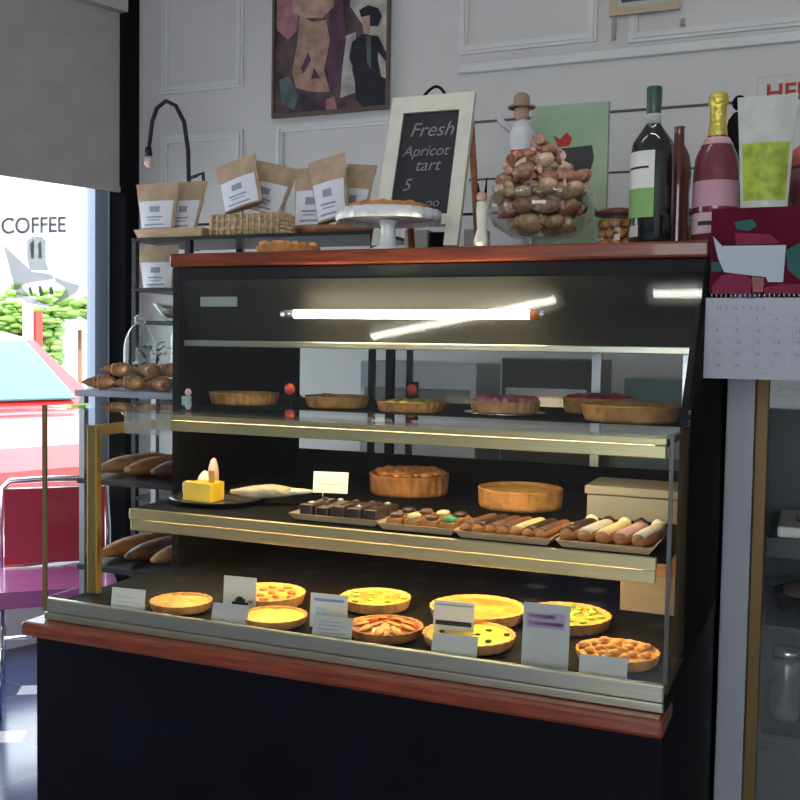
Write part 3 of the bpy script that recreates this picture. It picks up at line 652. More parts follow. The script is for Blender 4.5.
for txt, u, v, sz in (('Fresh', .26, .27, .054), ('Apricot', .21, .40, .040), ('tart', .38, .50, .046), ('5', .26, .63, .046), ('oo', .56, .74, .034)):
    text_part('chalk_writing', txt, bil(u, v)+nrm*.0055, rt_, up_, sz, chalk, cbp, shear=.25, bold=-.0002)
# cake stand with pie
cs = onY(388, 247, 2.26); cs = Vector((cs.x, 2.26, ZW))
st = thing('cake_stand', 'white scalloped pedestal cake stand on the case top', 'cake stand', cs)
M().lathe([(0, 0), (.045, 0), (.047, .004), (.026, .012), (.019, .03), (.017, .055), (.026, .074), (0, .076)], cs, ceramic).out('pedestal', st)
M().lathe([(0, .0765), (.10, .078), (.114, .082), (.120, .088), (.1235, .088), (.125, .070), (.1275, .070), (.1275, .096), (.116, .096), (.105, .0885), (0, .0865)], cs, ceramic, seg=96, flute=24, famp=.018).out('plate', st)
pie('pie', 'low caramel tart displayed on the white cake stand', cs+Vector((0, 0, .0875)), .098, .020, crust, f_org, top_balls(bread, 30, .012, .5, 'crumble'))
q = onY(292, 250, 2.36)
pie('pie', 'golden domed pie lying on the case top beneath the wooden boards', (q.x, 2.34, ZW), .085, .022, crust, bread, top_balls(crust, 24, .014, .6, 'crumble'), dome=.01)
# small cartons under the chalkboard
for i, (xa, xb, ya, mm_, lb) in enumerate(((407, 430, 231, paperb, 'small white carton left of the chalkboard leg'), (432, 452, 233, black, 'small dark carton just left of the chalkboard leg'), (466, 486, 230, paperb, 'small pale carton right of the chalkboard leg'))):
    a, b_ = onY(xa, ya, 2.66), onY(xb, ya, 2.66)
    t = thing('carton', lb, 'carton', ((a.x+b_.x)/2, 2.66, ZW)); M().box((a.x, 2.64, ZW), (b_.x, 2.70, a.z), mm_, .002).out('body', t)
    M().box((a.x+.004, 2.6392, ZW+.012), (b_.x-.004, 2.6399, ZW+.028), inkg if i != 1 else mat('teal_band', (.05, .2, .2), .6)).out('label_band', t)
# glass bowl of wrapped cookies
bc = onY(541, 245, 2.32); bc = Vector((bc.x, 2.32, ZW))
gb = thing('glass_bowl', 'large footed glass bowl heaped with wrapped cookies on the case top', 'bowl', bc)
M().lathe([(0, .001), (.052, .001), (.055, .006), (.03, .014), (.03, .022), (.07, .030), (.112, .055), (.130, .090), (.124, .125), (.108, .140), (.106, .139), (.121, .124), (.127, .090), (.110, .058), (.069, .033), (0, .028)], bc, GJ, seg=48).out('bowl', gb)
M().lathe([(0, .0005), (.05, .0005), (.05, .0009), (0, .0009)], bc, steel).out('base_disc', gb)
cellos = [mat('biscuit_a', (0.56, 0.36, 0.20), .3, var=.3, vscale=40, coat=.6), mat('biscuit_b', (0.66, 0.48, 0.30), .3, var=.25, vscale=40, coat=.6), mat('biscuit_c', (0.34, 0.15, 0.08), .3, var=.3, vscale=40, coat=.6), mat('biscuit_d', (0.60, 0.34, 0.28), .3, var=.25, vscale=40, coat=.6)]
cn = ['brown', 'pale', 'dark', 'pinkish']
layers = [(6, .055, .060), (9, .084, .092), (5, .040, .110), (9, .092, .128), (5, .050, .142), (9, .086, .165), (4, .040, .178), (7, .060, .196), (4, .030, .222), (1, 0, .240)]
k = 0
for n, rr, zz in layers:
    for i in range(n):
        a = 2*math.pi*i/n+zz*40; ci = (k*7+i) % 4
        jt = .010 if zz > .12 else .003
        p = bc+Vector((rr*math.cos(a)+random.uniform(-jt, jt)*.6-(zz-.14)*(.12 if zz > .15 else 0), rr*math.sin(a)*.95, zz+random.uniform(-jt, jt))); mm = M()
        s_ = random.uniform(.022, .029)
        mt = Matrix.Translation(p) @ Matrix.Rotation(a, 4, 'Z') @ Matrix.Rotation(random.uniform(-.7, .7), 4, 'Y')
        mm.ball((0, 0, 0), s_, cellos[ci], (1.05, 1.05, .62), 2, noi=.25, mtx=mt)
        for sg in (-1, 1): mm.lathe([(0, 0), (.004, .004), (.013, .016)], (0, 0, 0), cellos[(ci+1) % 4], 8, mtx=mt @ Matrix.Translation((0, sg*.024, 0)) @ Matrix.Rotation(-sg*R(80), 4, 'X'))
        mm.out('wrapped_cookie', None, '%s cellophane-wrapped cookie heaped in the big glass bowl' % cn[ci], 'cookie', 'wrapped %s cookies in the glass bowl' % cn[ci], loc=p); k += 1
# small things around the bowl
p = onY(490, 205, 2.26)
og = thing('ornament', 'small dark-eared ornament left of the cookie bowl', 'ornament', (p.x, 2.25, ZW))
M().lathe([(0, 0), (.016, 0), (.018, .01), (.010, .04), (.013, .08), (.012, .10), (0, .104)], (p.x, 2.2, ZW), creamp).out('body', og)
M().ball((p.x, 2.2, ZW+.112), .013, skin, (1, 1, 1), 2).out('head', og)
for sx_ in (-.008, .008): M().tube([(p.x+sx_, 2.2, ZW+.121), (p.x+sx_*1.3, 2.2, ZW+.135+abs(sx_)+(.012 if sx_ > 0 else 0))], .0035, black, 8, [.0035, .0012]).out('ear', og)
# tall chef figurine behind the bowl
p = onY(521, 200, 2.50); fx = p.x; fy = 2.50
top_z = onY(516, 95, fy).z
fg = thing('figurine', 'tall white figurine with a brown hat behind the cookie bowl', 'figurine', (fx, fy, ZW))
H = top_z-ZW
M().lathe([(0, 0), (.04, 0), (.042, .012), (.030, .02), (.034, H*.25), (.026, H*.45), (.018, H*.55), (.030, H*.66), (.034, H*.76), (.022, H*.82), (.011, H*.845), (0, H*.85)], (fx, fy, ZW), mat('painted_white', (.58, .58, .60), .4, var=.1)).out('body', fg)
M().ball((fx-.004, fy, ZW+H*.885), .020, skin, (1, 1, 1.15), 3).out('head', fg)
M().lathe([(.034, 0), (.036, .004), (.021, .008), (.020, .03), (.012, .038), (0, .04)], (fx-.004, fy, ZW+H*.915), mat('tan_hat', (.30, .22, .16), .7)).out('hat', fg)
M().tube([(fx-.028, fy, ZW+H*.78), (fx-.055, fy-.01, ZW+H*.84), (fx-.062, fy-.02, ZW+H*.90)], .009, mat('painted_white', (1, 1, 1)), 8).out('arm', fg)
M().box((fx-.02, fy-.036, ZW+H*.58), (fx+.03, fy-.028, ZW+H*.65), f_red, .002).out('belt', fg)
# green canvas picture leaning behind
g0, g1, g2, g3 = onY(531, 107, 2.72), onY(609, 101, 2.72), onY(612, 250, 2.72), onY(533, 250, 2.72)
cv = thing('canvas_picture', 'pale green canvas picture of a dark bowl leaning behind the cookie bowl', 'picture', ((g0.x+g1.x)/2, 2.72, ZW))
gm = mat('green_painted_canvas', (0.40, 0.46, 0.33), .8, col2=(0.27, 0.40, 0.27), vscale=4)
M().box((g0.x, 2.72, ZW), (g1.x, 2.74, g0.z), gm, .002).out('canvas', cv)
def ypoly(mm, pts, Y, m, th=.001): mm.prism([(lambda q: (q.x, Y, q.z))(onY(x, y, Y)) for x, y in pts], (0, th, 0), m)
mm = M(); ypoly(mm, [(549, 150), (592, 145), (594, 158), (588, 178), (575, 190), (560, 188), (551, 170)], 2.7185, mat('bowl_paint', (.05, .045, .05), .8))
mm.out('painted_bowl', cv)
mm = M(); ypoly(mm, [(553, 135), (560, 139), (567, 132), (572, 138), (569, 146), (558, 147)], 2.7180, mat('red_paint', (.40, .03, .03), .8)); mm.out('painted_fruit', cv)
# jars of orange cookies
orangeb = mat('orange_cookie', (0.66, 0.30, 0.08), .5, var=.2, vscale=40, bump=.3)
def cookie_jar(cx, cy, rad, h, lab, grp, nlay):
    t = thing('cookie_jar', lab, 'jar', (cx, cy, ZW))
    M().lathe([(0, .001), (rad, .001), (rad+.003, .006), (rad+.003, h), (rad-.005, h+.006), (rad-.007, h+.005), (rad, h-.001), (rad, .008), (0, .005)], (cx, cy, ZW), GJ).out('glass', t)
    M().lathe([(0, h+.0065), (rad+.002, h+.0065), (rad+.003, h+.014), (rad-.02, h+.022), (0, h+.024)], (cx, cy, ZW), mat('brown_red_lid', (.16, .05, .03), .4)).out('lid', t)
    br = .0125
    for l in range(nlay):
        for n, rr in ((8, rad-.016), (3, rad-.041)):
            for i in range(n):
                a = 2*math.pi*(i+.5*(l % 2))/n
                if rr < .006: continue
                M().ball((cx+rr*math.cos(a), cy+rr*math.sin(a), ZW+.018+l*.023), br, orangeb, (1, 1, .9), 2, noi=.15).out('round_cookie', None, 'small round orange cookie inside the %s' % grp, 'cookie', 'orange cookies in the '+grp)
a = onY(615, 245, 2.40); cookie_jar(a.x+.006, 2.40, .052, .078, 'glass jar of round orange cookies left of the wine bottle', 'jar left of the wine bottle', 3)
a = onY(681, 245, 2.42); cookie_jar(a.x-.005, 2.44, .046, .078, 'glass jar of round orange cookies right of the wine bottle', 'jar right of the wine bottle', 3)
# wine bottle
def bottle(name, lab, x, Y, prof, gm_, cat='bottle'):
    p = onY(x, 245, Y); c = Vector((p.x, Y, ZW)); t = thing(name, lab, cat, c); M().lathe(prof, c, gm_, seg=40).out('bottle_body', t); return t, c
dg = mat('dark_green_glass', (0.008, 0.012, 0.010), .08, spec=.7, coat=.5)
t, c = bottle('wine_bottle', 'tall dark wine bottle with a white and green label', 650, 2.26, [(0, 0), (.044, 0), (.047, .006), (.047, .195), (.043, .222), (.028, .245), (.016, .262), (.0145, .285), (.0145, .335), (0, .338)], dg)
M().lathe([(.0152, .285), (.0156, .286), (.0170, .340), (.016, .3425), (0, .343), (0, .3385), (.0152, .3375)], c, mat('green_capsule', (.03, .085, .055), .35)).out('capsule', t)
M().lathe([(.0150, .262), (.0168, .262), (.0160, .284), (.0150, .284)], c, mat('pale_neck_band', (.45, .5, .45), .5)).out('neck_band', t)
def arc_label(t, c, r, z0, z1, a0, a1, m, name='label'):
    mm = M(); mm.grid(lambda u, v: c+Vector((r*math.cos(a0+(a1-a0)*u), r*math.sin(a0+(a1-a0)*u), z0+(z1-z0)*v)), 16, 2, m); return mm.out(name, t)
arc_label(t, c, .0476, .085, .198, R(195), R(285), paper); arc_label(t, c, .0480, .055, .118, R(195), R(285), mat('label_green', (.22, .42, .12), .6), 'label_lower')
arc_label(t, c, .0480, .014, .038, R(210), R(245), paperb, 'small_label'); arc_label(t, c, .0481, .16, .165, R(205), R(270), ink, 'label_line')
# brown bottle behind
t, c = bottle('syrup_bottle', 'slim red-brown bottle half hidden behind the wine bottle', 676, 2.36, [(0, 0), (.026, 0), (.028, .01), (.026, .12), (.030, .17), (.024, .21), (.012, .235), (.011, .27), (.013, .274), (0, .276)], mat('red_brown_glass', (.11, .03, .02), .15, coat=.4))
# champagne
t, c = bottle('champagne_bottle', 'rose champagne bottle with gold foil neck beside the wine bottle', 714, 2.27, [(0, 0), (.044, 0), (.048, .006), (.048, .15), (.044, .185), (.030, .215), (.019, .232), (.016, .26), (.016, .30), (0, .302)], mat('rose_glass', (.16, .035, .045), .12, coat=.5))
M().lathe([(.021, .226), (.0205, .236), (.0172, .26), (.0172, .292), (.0205, .297), (.0205, .312), (.017, .320), (0, .323), (0, .303), (.0165, .301), (.0165, .262)], c, mat('gold_foil', (.75, .62, .12), .3, .6, bump=.4, bscale=120)).out('gold_foil', t)
M().lathe([(.034, .2085), (.0345, .209), (.0255, .2245), (.0245, .2245)], c, mat('pink_collar', (.62, .38, .40), .5)).out('collar', t)
arc_label(t, c, .0486, .075, .13, R(180), R(350), mat('rose_label', (.50, .26, .33), .6)); arc_label(t, c, .0486, .018, .062, R(180), R(350), mat('rose_label_pale', (.58, .40, .44), .6), 'label_lower')
arc_label(t, c, .0489, .035, .044, R(230), R(280), ink, 'label_print')
# ---- white shelf board above the fridge, calendar, pouch, statue
SX0 = XR+.008; SZ = 1.642
M().box((SX0, 2.15, SZ-.012), (.75, 3.25, SZ), mat('white_shelf', (.62, .62, .60), .5), .002).out('shelf_board', None, 'white board lying over the fridge and jutting out to the front', 'shelf board')
fr_ = thing('fridge', 'white upright fridge with a brass-edged glass door right of the case', 'fridge', (.25, 2.95, 0))
fb = mat('fridge_white', (.42, .43, .47), .4); fy0 = 2.62; fx0 = XR+.008
mm = M(); mm.box((fx0, fy0+.04, 0.08), (fx0+.03, 3.24, SZ-.014), fb); mm.box((.70, fy0+.04, .08), (.73, 3.24, SZ-.014), fb); mm.box((fx0+.03, 3.2, .08), (.70, 3.24, SZ-.014), mat('fridge_inner', (.07, .08, .085), .5)); mm.box((fx0+.03, fy0+.04, .08), (.70, 3.2, .14), fb); mm.box((fx0+.03, fy0+.04, SZ-.09), (.70, 3.2, SZ-.014), fb)
mm.out('cabinet', fr_)
M().box((fx0+.02, fy0+.06, 0.0), (.70, 3.2, .079), black).out('plinth', fr_)
M().box((fx0, fy0, 0.09), (fx0+.068, fy0+.038, SZ-.02), fb, .004).out('front_stile', fr_)
dr = M(); x0 = fx0+.070
dr.box((x0, fy0-.006, .10), (x0+.030, fy0+.036, SZ-.03), golddull, .003); dr.box((.69, fy0-.006, .10), (.72, fy0+.036, SZ-.03), golddull, .003); dr.box((x0+.030, fy0-.006, .10), (.69, fy0+.036, .13), golddull); dr.box((x0+.030, fy0-.006, SZ-.06), (.69, fy0+.036, SZ-.03), golddull)
dr = dr.out('door_frame', fr_); M().box((x0+.0305, fy0+.01, .1305), (.6895, fy0+.016, SZ-.0605), GE).out('door_glass', dr)
for i, z in enumerate((1.25, .885, .66, .38)):
    M().box((x0+.035, fy0+.06, z-(.05 if i == 1 else .008)), (.695, 3.15, z), mat('dark_grey_shelf', (.035, .037, .04), .5)).out('fridge_shelf', fr_)
dp = onY(800, 530, 2.82); dz = .8855
t = thing('plate_box', 'pale square plate on the second fridge shelf', 'plate', (dp.x, 2.84, dz))
M().box((dp.x-.052, 2.69, dz), (dp.x+.14, 3.0, dz+.028), mat('pale_plate', (.72, .70, .62), .4), .006).out('plate', t)
t2 = pie('cookie', 'round brown cookie on the pale plate in the fridge', (dp.x+.035, 2.80, dz+.0285), .048, .012, crustd, f_brn, cat='cookie')
dk = thing('cake_tin', 'black round cake tin on the third fridge shelf', 'tin', (dp.x+.06, 2.9, .6605)); M().lathe([(0, 0), (.11, 0), (.12, .05), (.115, .05), (.106, .006), (0, .006)], (dp.x+.06, 2.9, .6605), black).out('tin', dk)
M().lathe([(0, .0065), (.10, .0065), (.098, .06), (.05, .075), (0, .078)], (dp.x+.06, 2.9, .6605), mat('brown_sponge', (.16, .09, .07), .7)).out('cake', dk)
for i in range(4):
    t = thing('jar', 'small lidded glass jar on the lowest fridge shelf, %s from the left' % ('first', 'second', 'third', 'fourth')[i], 'jar', (dp.x-.02+.1*i, 2.82, .3805), 'jars on the lowest fridge shelf')
    M().lathe([(0, 0), (.036, 0), (.038, .01), (.038, .15), (.03, .165), (0, .165)], t.location, mat('grey_jar', (.10, .10, .10), .2, var=.3, vscale=12)).out('glass', t); M().lathe([(0, .1655), (.034, .1655), (.034, .19), (0, .19)], t.location, steel).out('lid', t)
t = thing('menu_card', 'white paper card standing on the top fridge shelf', 'card', (dp.x+.02, 2.74, 1.2505)); M().box((dp.x-.01, 2.74, 1.2505), (dp.x+.10, 2.744, 1.38), paperb).out('card', t)
# pouch
p0, p1 = onY(739, 200, 2.22), onY(790, 200, 2.22)
po = thing('pouch', 'clear-topped pouch with a lime green label standing on the white board', 'pouch', ((p0.x+p1.x)/2, 2.22, SZ))
def bag(t, cx, cy, z, wb, wt, h, d, mbody, mlabel, lz=(.0, .6), leanx=0, leany=.0, rot=0, lab_in=.06, prt=True, name='bag_body', crimp=.12):
    rm = Matrix.Rotation(rot, 3, 'Z'); O = Vector((cx, cy, z))
    def P(u, v, s_, off=0.0):
        wd = wb+(wt-wb)*v; bul = math.sin(math.pi*min(max(u, 0), 1))**.6*d*.5*max(0, (1-v/(1-crimp*.6)))**.55 if v < 1-crimp*.6 else 0.0015
        wob = .0025*noise.noise(Vector((u*4, v*5, s_*3+cx*9)))
        return O + rm @ Vector(((u-.5)*wd+leanx*v*h, s_*(bul+.0012+off)+leany*h*v+wob, v*h+.0008))
    mm = M(); mm.grid(lambda u, v: P(u, v, -1), 14, 14, mbody); mm.grid(lambda u, v: P(1-u, v, 1), 14, 14, mbody)
    mm.grid(lambda u, v: P(u, 0, -1+2*v), 14, 4, mbody)
    bmesh.ops.remove_doubles(mm.bm, verts=mm.bm.verts, dist=.0012); mm.out(name, t)
    mm = M(); mm.grid(lambda u, v: P(lab_in+(1-2*lab_in)*u, lz[0]+.01+(lz[1]-lz[0])*v, -1, .0012), 12, 8, mlabel); lb = mm.out('label', t)
    if prt:
        for (a0, a1, b0, b1) in ((.35, .65, .58, .80), (.25, .75, .36, .42), (.30, .70, .26, .30), (.18, .82, .08, .14)):
            mm = M(); mm.grid(lambda u, v: P(lab_in+(1-2*lab_in)*(a0+(a1-a0)*u), lz[0]+.01+(lz[1]-lz[0])*(b0+(b1-b0)*v), -1, .0022), 4, 3, inkg); mm.out('print', lb)
bag(po, (p0.x+p1.x)/2, 2.215, SZ, p1.x-p0.x-.01, p1.x-p0.x+.018, onY(765, 97, 2.22).z-SZ, .05, mat('clear_film', (.50, .53, .48), .25, var=.08, vscale=20), mat('lime_label', (.42, .50, .04), .5, col2=(.22, .30, .03), vscale=40), (.08, .58), prt=False)
# dark statue behind pouch / champagne
sx_ = onY(736, 150, 2.55); stt = onY(735, 92, 2.55).z
bs = thing('dark_figurine', 'slender black figurine between the champagne and the lime pouch', 'figurine', (sx_.x, 2.55, SZ)); hh = stt-SZ
M().lathe([(0, 0), (.028, 0), (.028, .008), (.014, .014), (.012, hh*.4), (.022, hh*.55), (.026, hh*.70), (.020, hh*.80), (.008, hh*.85), (0, hh*.86)], (sx_.x, 2.55, SZ), black).out('body', bs)
M().ball((sx_.x+.004, 2.55, SZ+hh*.92), .017, black, (1, 1, 1.1), 2).out('head', bs); M().tube([(sx_.x-.02, 2.55, SZ+hh*.74), (sx_.x-.036, 2.54, SZ+hh*.6), (sx_.x-.02, 2.53, SZ+hh*.5)], .008, black).out('arm', bs)
# reddish jar at far right
a = onY(797, 200, 2.40); t = thing('preserve_jar', 'jar of dark red preserve at the right edge beside the lime pouch', 'jar', (a.x+.015, 2.40, SZ))
M().lathe([(0, 0), (.036, 0), (.038, .006), (.038, .10), (.03, .12), (0, .12)], (a.x+.015, 2.40, SZ), mat('dark_red_preserve', (.13, .035, .04), .2, var=.4, coat=.5)).out('glass', t)
M().lathe([(0, .1205), (.034, .1205), (.036, .15), (.012, .17), (0, .172)], (a.x+.015, 2.40, SZ), mat('red_check_cloth', (.45, .12, .08), .7, var=.3, vscale=60)).out('cloth_cap', t)
# red lettering sign on the wall
sg = onY(765, 104, 3.88); t = thing('wall_sign', 'white strip sign with red capital letters on the back wall', 'sign', (sg.x+.35, 3.89, sg.z-.03))
M().box((sg.x-.03, 3.886, sg.z-.03), (sg.x+.75, 3.899, sg.z+.10), wallm, .002).out('board', t)
text_part('lettering', 'HELP YOURSELF'[:4], (sg.x+.0, 3.8845, sg.z+.01), (1, 0, 0), (0, 0, 1), .085, mat('red_letters', (.42, .03, .03), .6), t, bold=.002)
# calendar
CY = 2.141
cal = thing('calendar', 'wall calendar with a red and pink picture above a white date grid', 'calendar', (-.08, CY, 1.29))
ct, cm, cbm_ = onY(712, 209, CY).z, onY(712, 296, CY).z, onY(703, 378, CY).z
cx0, cx1 = onY(709, 296, CY).x, .10
M().box((cx0, CY, cm+.004), (cx1, CY+.003, ct), mat('calendar_crimson', (.12, .006, .022), .85, spec=0.15, col2=(.07, .004, .018), vscale=10)).out('picture_page', cal)
M().box((cx0-.006, CY-.001, cbm_), (cx1, CY+.003, cm-.004), mat('calendar_paper', (.42, .43, .47), .6)).out('date_page', cal)
for i in range(34):
    x = cx0+.006+i*.0092
    if x < cx1: M().tube([(x, CY-.003, cm-.005), (x, CY-.005, cm), (x, CY-.003, cm+.005)], .0011, steel, 6).out('ring', cal)
mm = M(); ypoly(mm, [(713, 236), (722, 246), (786, 245), (783, 282), (768, 282), (766, 277), (740, 274), (724, 272), (718, 258)], CY-.0018, mat('bucket_white', (.40, .45, .50), .5), .0012); mm.out('picture_bucket', cal)
for pts_, m_ in (([(734, 222), (752, 219), (757, 226), (748, 231), (737, 229)], mat('teal_print', (.015, .10, .085), .8)), ([(786, 250), (800, 243), (800, 280), (788, 270)], mat('teal_print', (1, 1, 1))), ([(735, 233), (770, 234), (780, 243), (736, 245)], mat('pink_print', (.20, .012, .05), .85)), ([(712, 286), (722, 275), (740, 272), (752, 280), (750, 294), (712, 294)], mat('rose_print', (.20, .014, .055), .85)), ([(764, 288), (780, 284), (800, 284), (800, 294), (764, 294)], mat('pink_print', (1, 1, 1))), ([(752, 276), (764, 278), (763, 292), (753, 292)], mat('rust_print', (.22, .05, .03), .5)), ([(711, 262), (720, 262), (722, 271), (712, 272)], mat('teal_print', (1, 1, 1)))):
    mm = M(); ypoly(mm, pts_, CY-.0012, m_, .0008); mm.out('picture_fruit', cal)
mm = M(); gh = cm-cbm_
for j in range(6): mm.box((cx0+.012, CY-.0018, cbm_+.012+j*(gh-.05)/5), (cx1-.006, CY-.0011, cbm_+.0128+j*(gh-.05)/5), mat('grid_grey', (.34, .35, .40), .7))
for i in range(8): mm.box((cx0+.012+i*.0375, CY-.0018, cbm_+.012), (cx0+.0128+i*.0375, CY-.0011, cm-.038), mat('grid_grey', (1, 1, 1)))
mm.out('date_grid', cal)
num = 1
for j in range(5):
    for i in range(7):
        if num > 31: break
        text_part('date_number', str(num), (cx0+.016+i*.0375, CY-.0012, cm-.050-j*(gh-.05)/5), (1, 0, 0), (0, 0, 1), .011, mat('number_grey', (.20, .21, .26), .7), cal); num += 1
text_part('month_title', 'M  T  W  T  F  S  S', (cx0+.016, CY-.0012, cm-.030), (1, 0, 0), (0, 0, 1), .012, mat('number_grey', (1, 1, 1)), cal)

# ================================================================== RACK BEHIND AND LEFT OF THE CASE
RX0, RX1, RY0, RY1 = -2.27, -1.34, 2.93, 3.25
rk = thing('bread_rack', 'black metal rack behind the left end of the case holding coffee bags', 'rack', ((RX0+RX1)/2, 3.09, 0))
rz = [1.722, 1.545, 1.43, 1.145, .80, .45]
for x in (RX0, -2.04, RX1):
    for y in (RY0, RY1): M().box((x, y-.01, 0), (x+.018, y+.01, rz[0]-.013), blackmetal).out('post', rk)
for i, z in enumerate(rz):
    M().box((RX0, RY0-.012, z-.012), (RX1+.018, RY1+.012, z), blackmetal, .002).out('rack_shelf', rk)
M().tube([(RX0, RY1, rz[0]+.02), (RX0, RY1, rz[0]+.085), (RX1+.4, RY1, rz[0]+.085), (RX1+.4, RY1, rz[0]+.0)], .005, blackmetal, 8).out('back_rail', rk)
# boards, basket, trays on top shelf
z0 = rz[0]+.0005
def pxX(x, Y): return onY(x, 235, Y).x
t = tray('wooden_board', 'pale wooden tray under the two leftmost coffee bags', pxX(142, 3.0), pxX(208, 3.0), 2.96, 3.2, z0, h=.034)
xa, xb = pxX(214, 3.0), pxX(290, 3.0)
bk = thing('wicker_basket', 'shallow woven wicker basket under the middle coffee bags', 'basket', ((xa+xb)/2, 3.08, z0))
mm = M()
for k in range(5): mm.tube([(xa+.01, 2.965+.0, z0+.012+k*.014), (xa+(xb-xa)*.25, 2.965-.004*(k % 2), z0+.012+k*.014), ((xa+xb)/2, 2.965, z0+.012+k*.014), (xb-.01, 2.965, z0+.012+k*.014), (xb-.005, 3.19, z0+.012+k*.014), (xa+.005, 3.19, z0+.012+k*.014), (xa+.01, 2.965, z0+.012+k*.014)], .008, wicker, 8)
mm.out('woven_side', bk)
mm = M()
for i in range(12): mm.tube([(xa+.02+(xb-xa-.04)*i/11, 2.957, z0+.004), (xa+.02+(xb-xa-.04)*i/11, 2.953, z0+.075)], .005, wicker, 6)
mm.out('stakes', bk, kind='stuff'); M().box((xa+.012, 2.975, z0+.002), (xb-.012, 3.18, z0+.03), wicker).out('base', bk)
M().lathe([(0, 0), (.10, 0), (.135, .028), (.13, .030), (.097, .008), (0, .006)], (pxX(335, 3.05), 3.07, z0), brown_wood, sx=1.1, sy=.75).out('wooden_dish', None, 'brown wooden dish under the rightmost coffee bags', 'dish')
M().box((pxX(294, 3.05)-.01, 3.18, z0), (pxX(300, 3.05)+.02, 3.22, z0+.10), brown_wood).out('wooden_block', None, 'upright brown wooden block between the basket and the dish', 'block')
def coffee(lab, x0p, x1p, yt, yb, Y, zb, rot=0, leanx=0, taper=.62, leany=.12, d=.05, tilt=0):
    a, b_ = onY(x0p, yt, Y), onY(x1p, yt, Y); h = a.z-zb; wd = (b_-a).length
    t = thing('coffee_bag', lab, 'coffee bag', ((a.x+b_.x)/2, Y, zb), 'kraft coffee bags')
    bag(t, (a.x+b_.x)/2+(-leanx*h), Y, zb, wd*taper, wd, h, d, kraft, baglabel, (.02, .60), leanx=leanx, leany=leany, rot=rot)
    if tilt: t.rotation_euler = (0, R(tilt), 0); t.location.z += abs(math.sin(R(tilt)))*wd*taper*.5
    return t
coffee('kraft coffee bag with white label at the far left of the rack top', 133, 176, 184, 222, 2.99, z0+.0345, leanx=-.10, taper=.75)
coffee('kraft coffee bag with white label, second from left on the rack top', 168, 204, 182, 222, 3.06, z0+.0345, leanx=.05, taper=.72)
coffee('large kraft coffee bag lying tilted over the wicker basket', 218, 263, 165, 214, 3.0, z0+.0765, leanx=-.1, taper=.95, rot=-.15, tilt=-13)
coffee('kraft coffee bag leaning right behind the tilted basket bag', 240, 286, 170, 216, 3.10, z0+.0765, leanx=.05, taper=.9, tilt=14)
coffee('kraft coffee bag at the left of the wooden dish', 292, 330, 168, 218, 3.04, z0+.031, leanx=-.03, taper=.9)
coffee('kraft coffee bag in front at the centre of the wooden dish', 312, 352, 160, 216, 2.99, z0+.031, leanx=-.05, taper=.85, rot=-.12, tilt=-10)
coffee('plain back of a kraft coffee bag at the right of the dish', 338, 368, 166, 212, 3.12, z0+.031, leanx=.05, taper=.9, tilt=6)
# second tier
t = coffee('single kraft coffee bag on the rack tier just below the top', 134, 176, 246, 283, 3.0, rz[1]+.0005, leanx=-.12, taper=.72)
gbw = thing('glass_dish', 'pale glass dish on the third rack tier', 'dish', (-2.13, 3.02, rz[2]+.0005)); M().lathe([(0, 0), (.05, 0), (.06, .01), (.10, .06), (.097, .06), (.05, .012), (0, .008)], (-2.13, 3.02, rz[2]+.0005), GJ).out('bowl', gbw)
M().lathe([(0, .013), (.05, .013), (.075, .045), (0, .055)], (-2.13, 3.02, rz[2]+.0005), mat('cream_filling', (.6, .52, .45), .6)).out('contents', gbw)
# croissants on rack, fourth tier
k = 0
for i in range(7):
    x = -2.18+.125*i
    croissant_mesh(None, 'croissant', (x, 3.02+.03*(i % 2), rz[3]+.0005), .115, R(180+random.uniform(-30, 30)), bread, 'golden croissant in the row on the fourth rack tier', 'croissant', 'croissants on the rack')
for tier, zt_ in ((4, rz[4]), (5, rz[5])):
    for i in range(6):
        x = -2.17+.15*i
        mm = M(); mm.tube([(x, 2.99+q*.03, zt_+.035+.0005) for q in range(8)], 0, (bread, crustd)[i % 2], 12, [.014, .034, .044, .048, .048, .044, .034, .014], flat=.72)
        mm.out('bread_loaf', None, 'brown bread loaf in the row on the %s rack tier' % ('fifth' if tier == 4 else 'lowest'), 'bread loaf', 'loaves on the %s rack tier' % ('fifth' if tier == 4 else 'lowest'))
# gooseneck lamp clipped to rack rail
gx = onY(190, 190, 3.27); l0 = Vector((gx.x, 3.285, rz[0]+.0))
gl = thing('gooseneck_lamp', 'black gooseneck lamp arching over the coffee bags', 'lamp', l0)
pts = [(190, 235), (189, 190), (188, 150), (184, 122), (176, 106), (166, 101), (157, 108), (152, 122), (150, 140), (148, 152)]
M().tube([onY(x, y, 3.285) for x, y in pts], .0085, blackmetal, 10).out('neck', gl)
e = onY(148.5, 150, 3.285); f_ = onY(149, 163, 3.285)
M().lathe([(0, .03), (.013, .03), (.016, .0), (.012, -.002), (0, .0)], e+Vector((0, 0, -.02)), blackmetal).out('socket', gl)
M().ball(f_+Vector((0, 0, .004)), .020, mat('frosted_pink_bulb', (.72, .52, .48), .3), (1, 1, 1.2), 2).out('bulb', gl)
c_ = onY(196, 176, 3.285); M().tube([onY(190, 178, 3.285), c_, onY(203, 173, 3.285), onY(204, 188, 3.285)], .007, blackmetal, 8).out('clamp', gl)
M().box((l0.x-.02, 3.265, rz[0]-.01), (l0.x+.02, 3.305, rz[0]+.02), blackmetal).out('clamp_foot', gl)

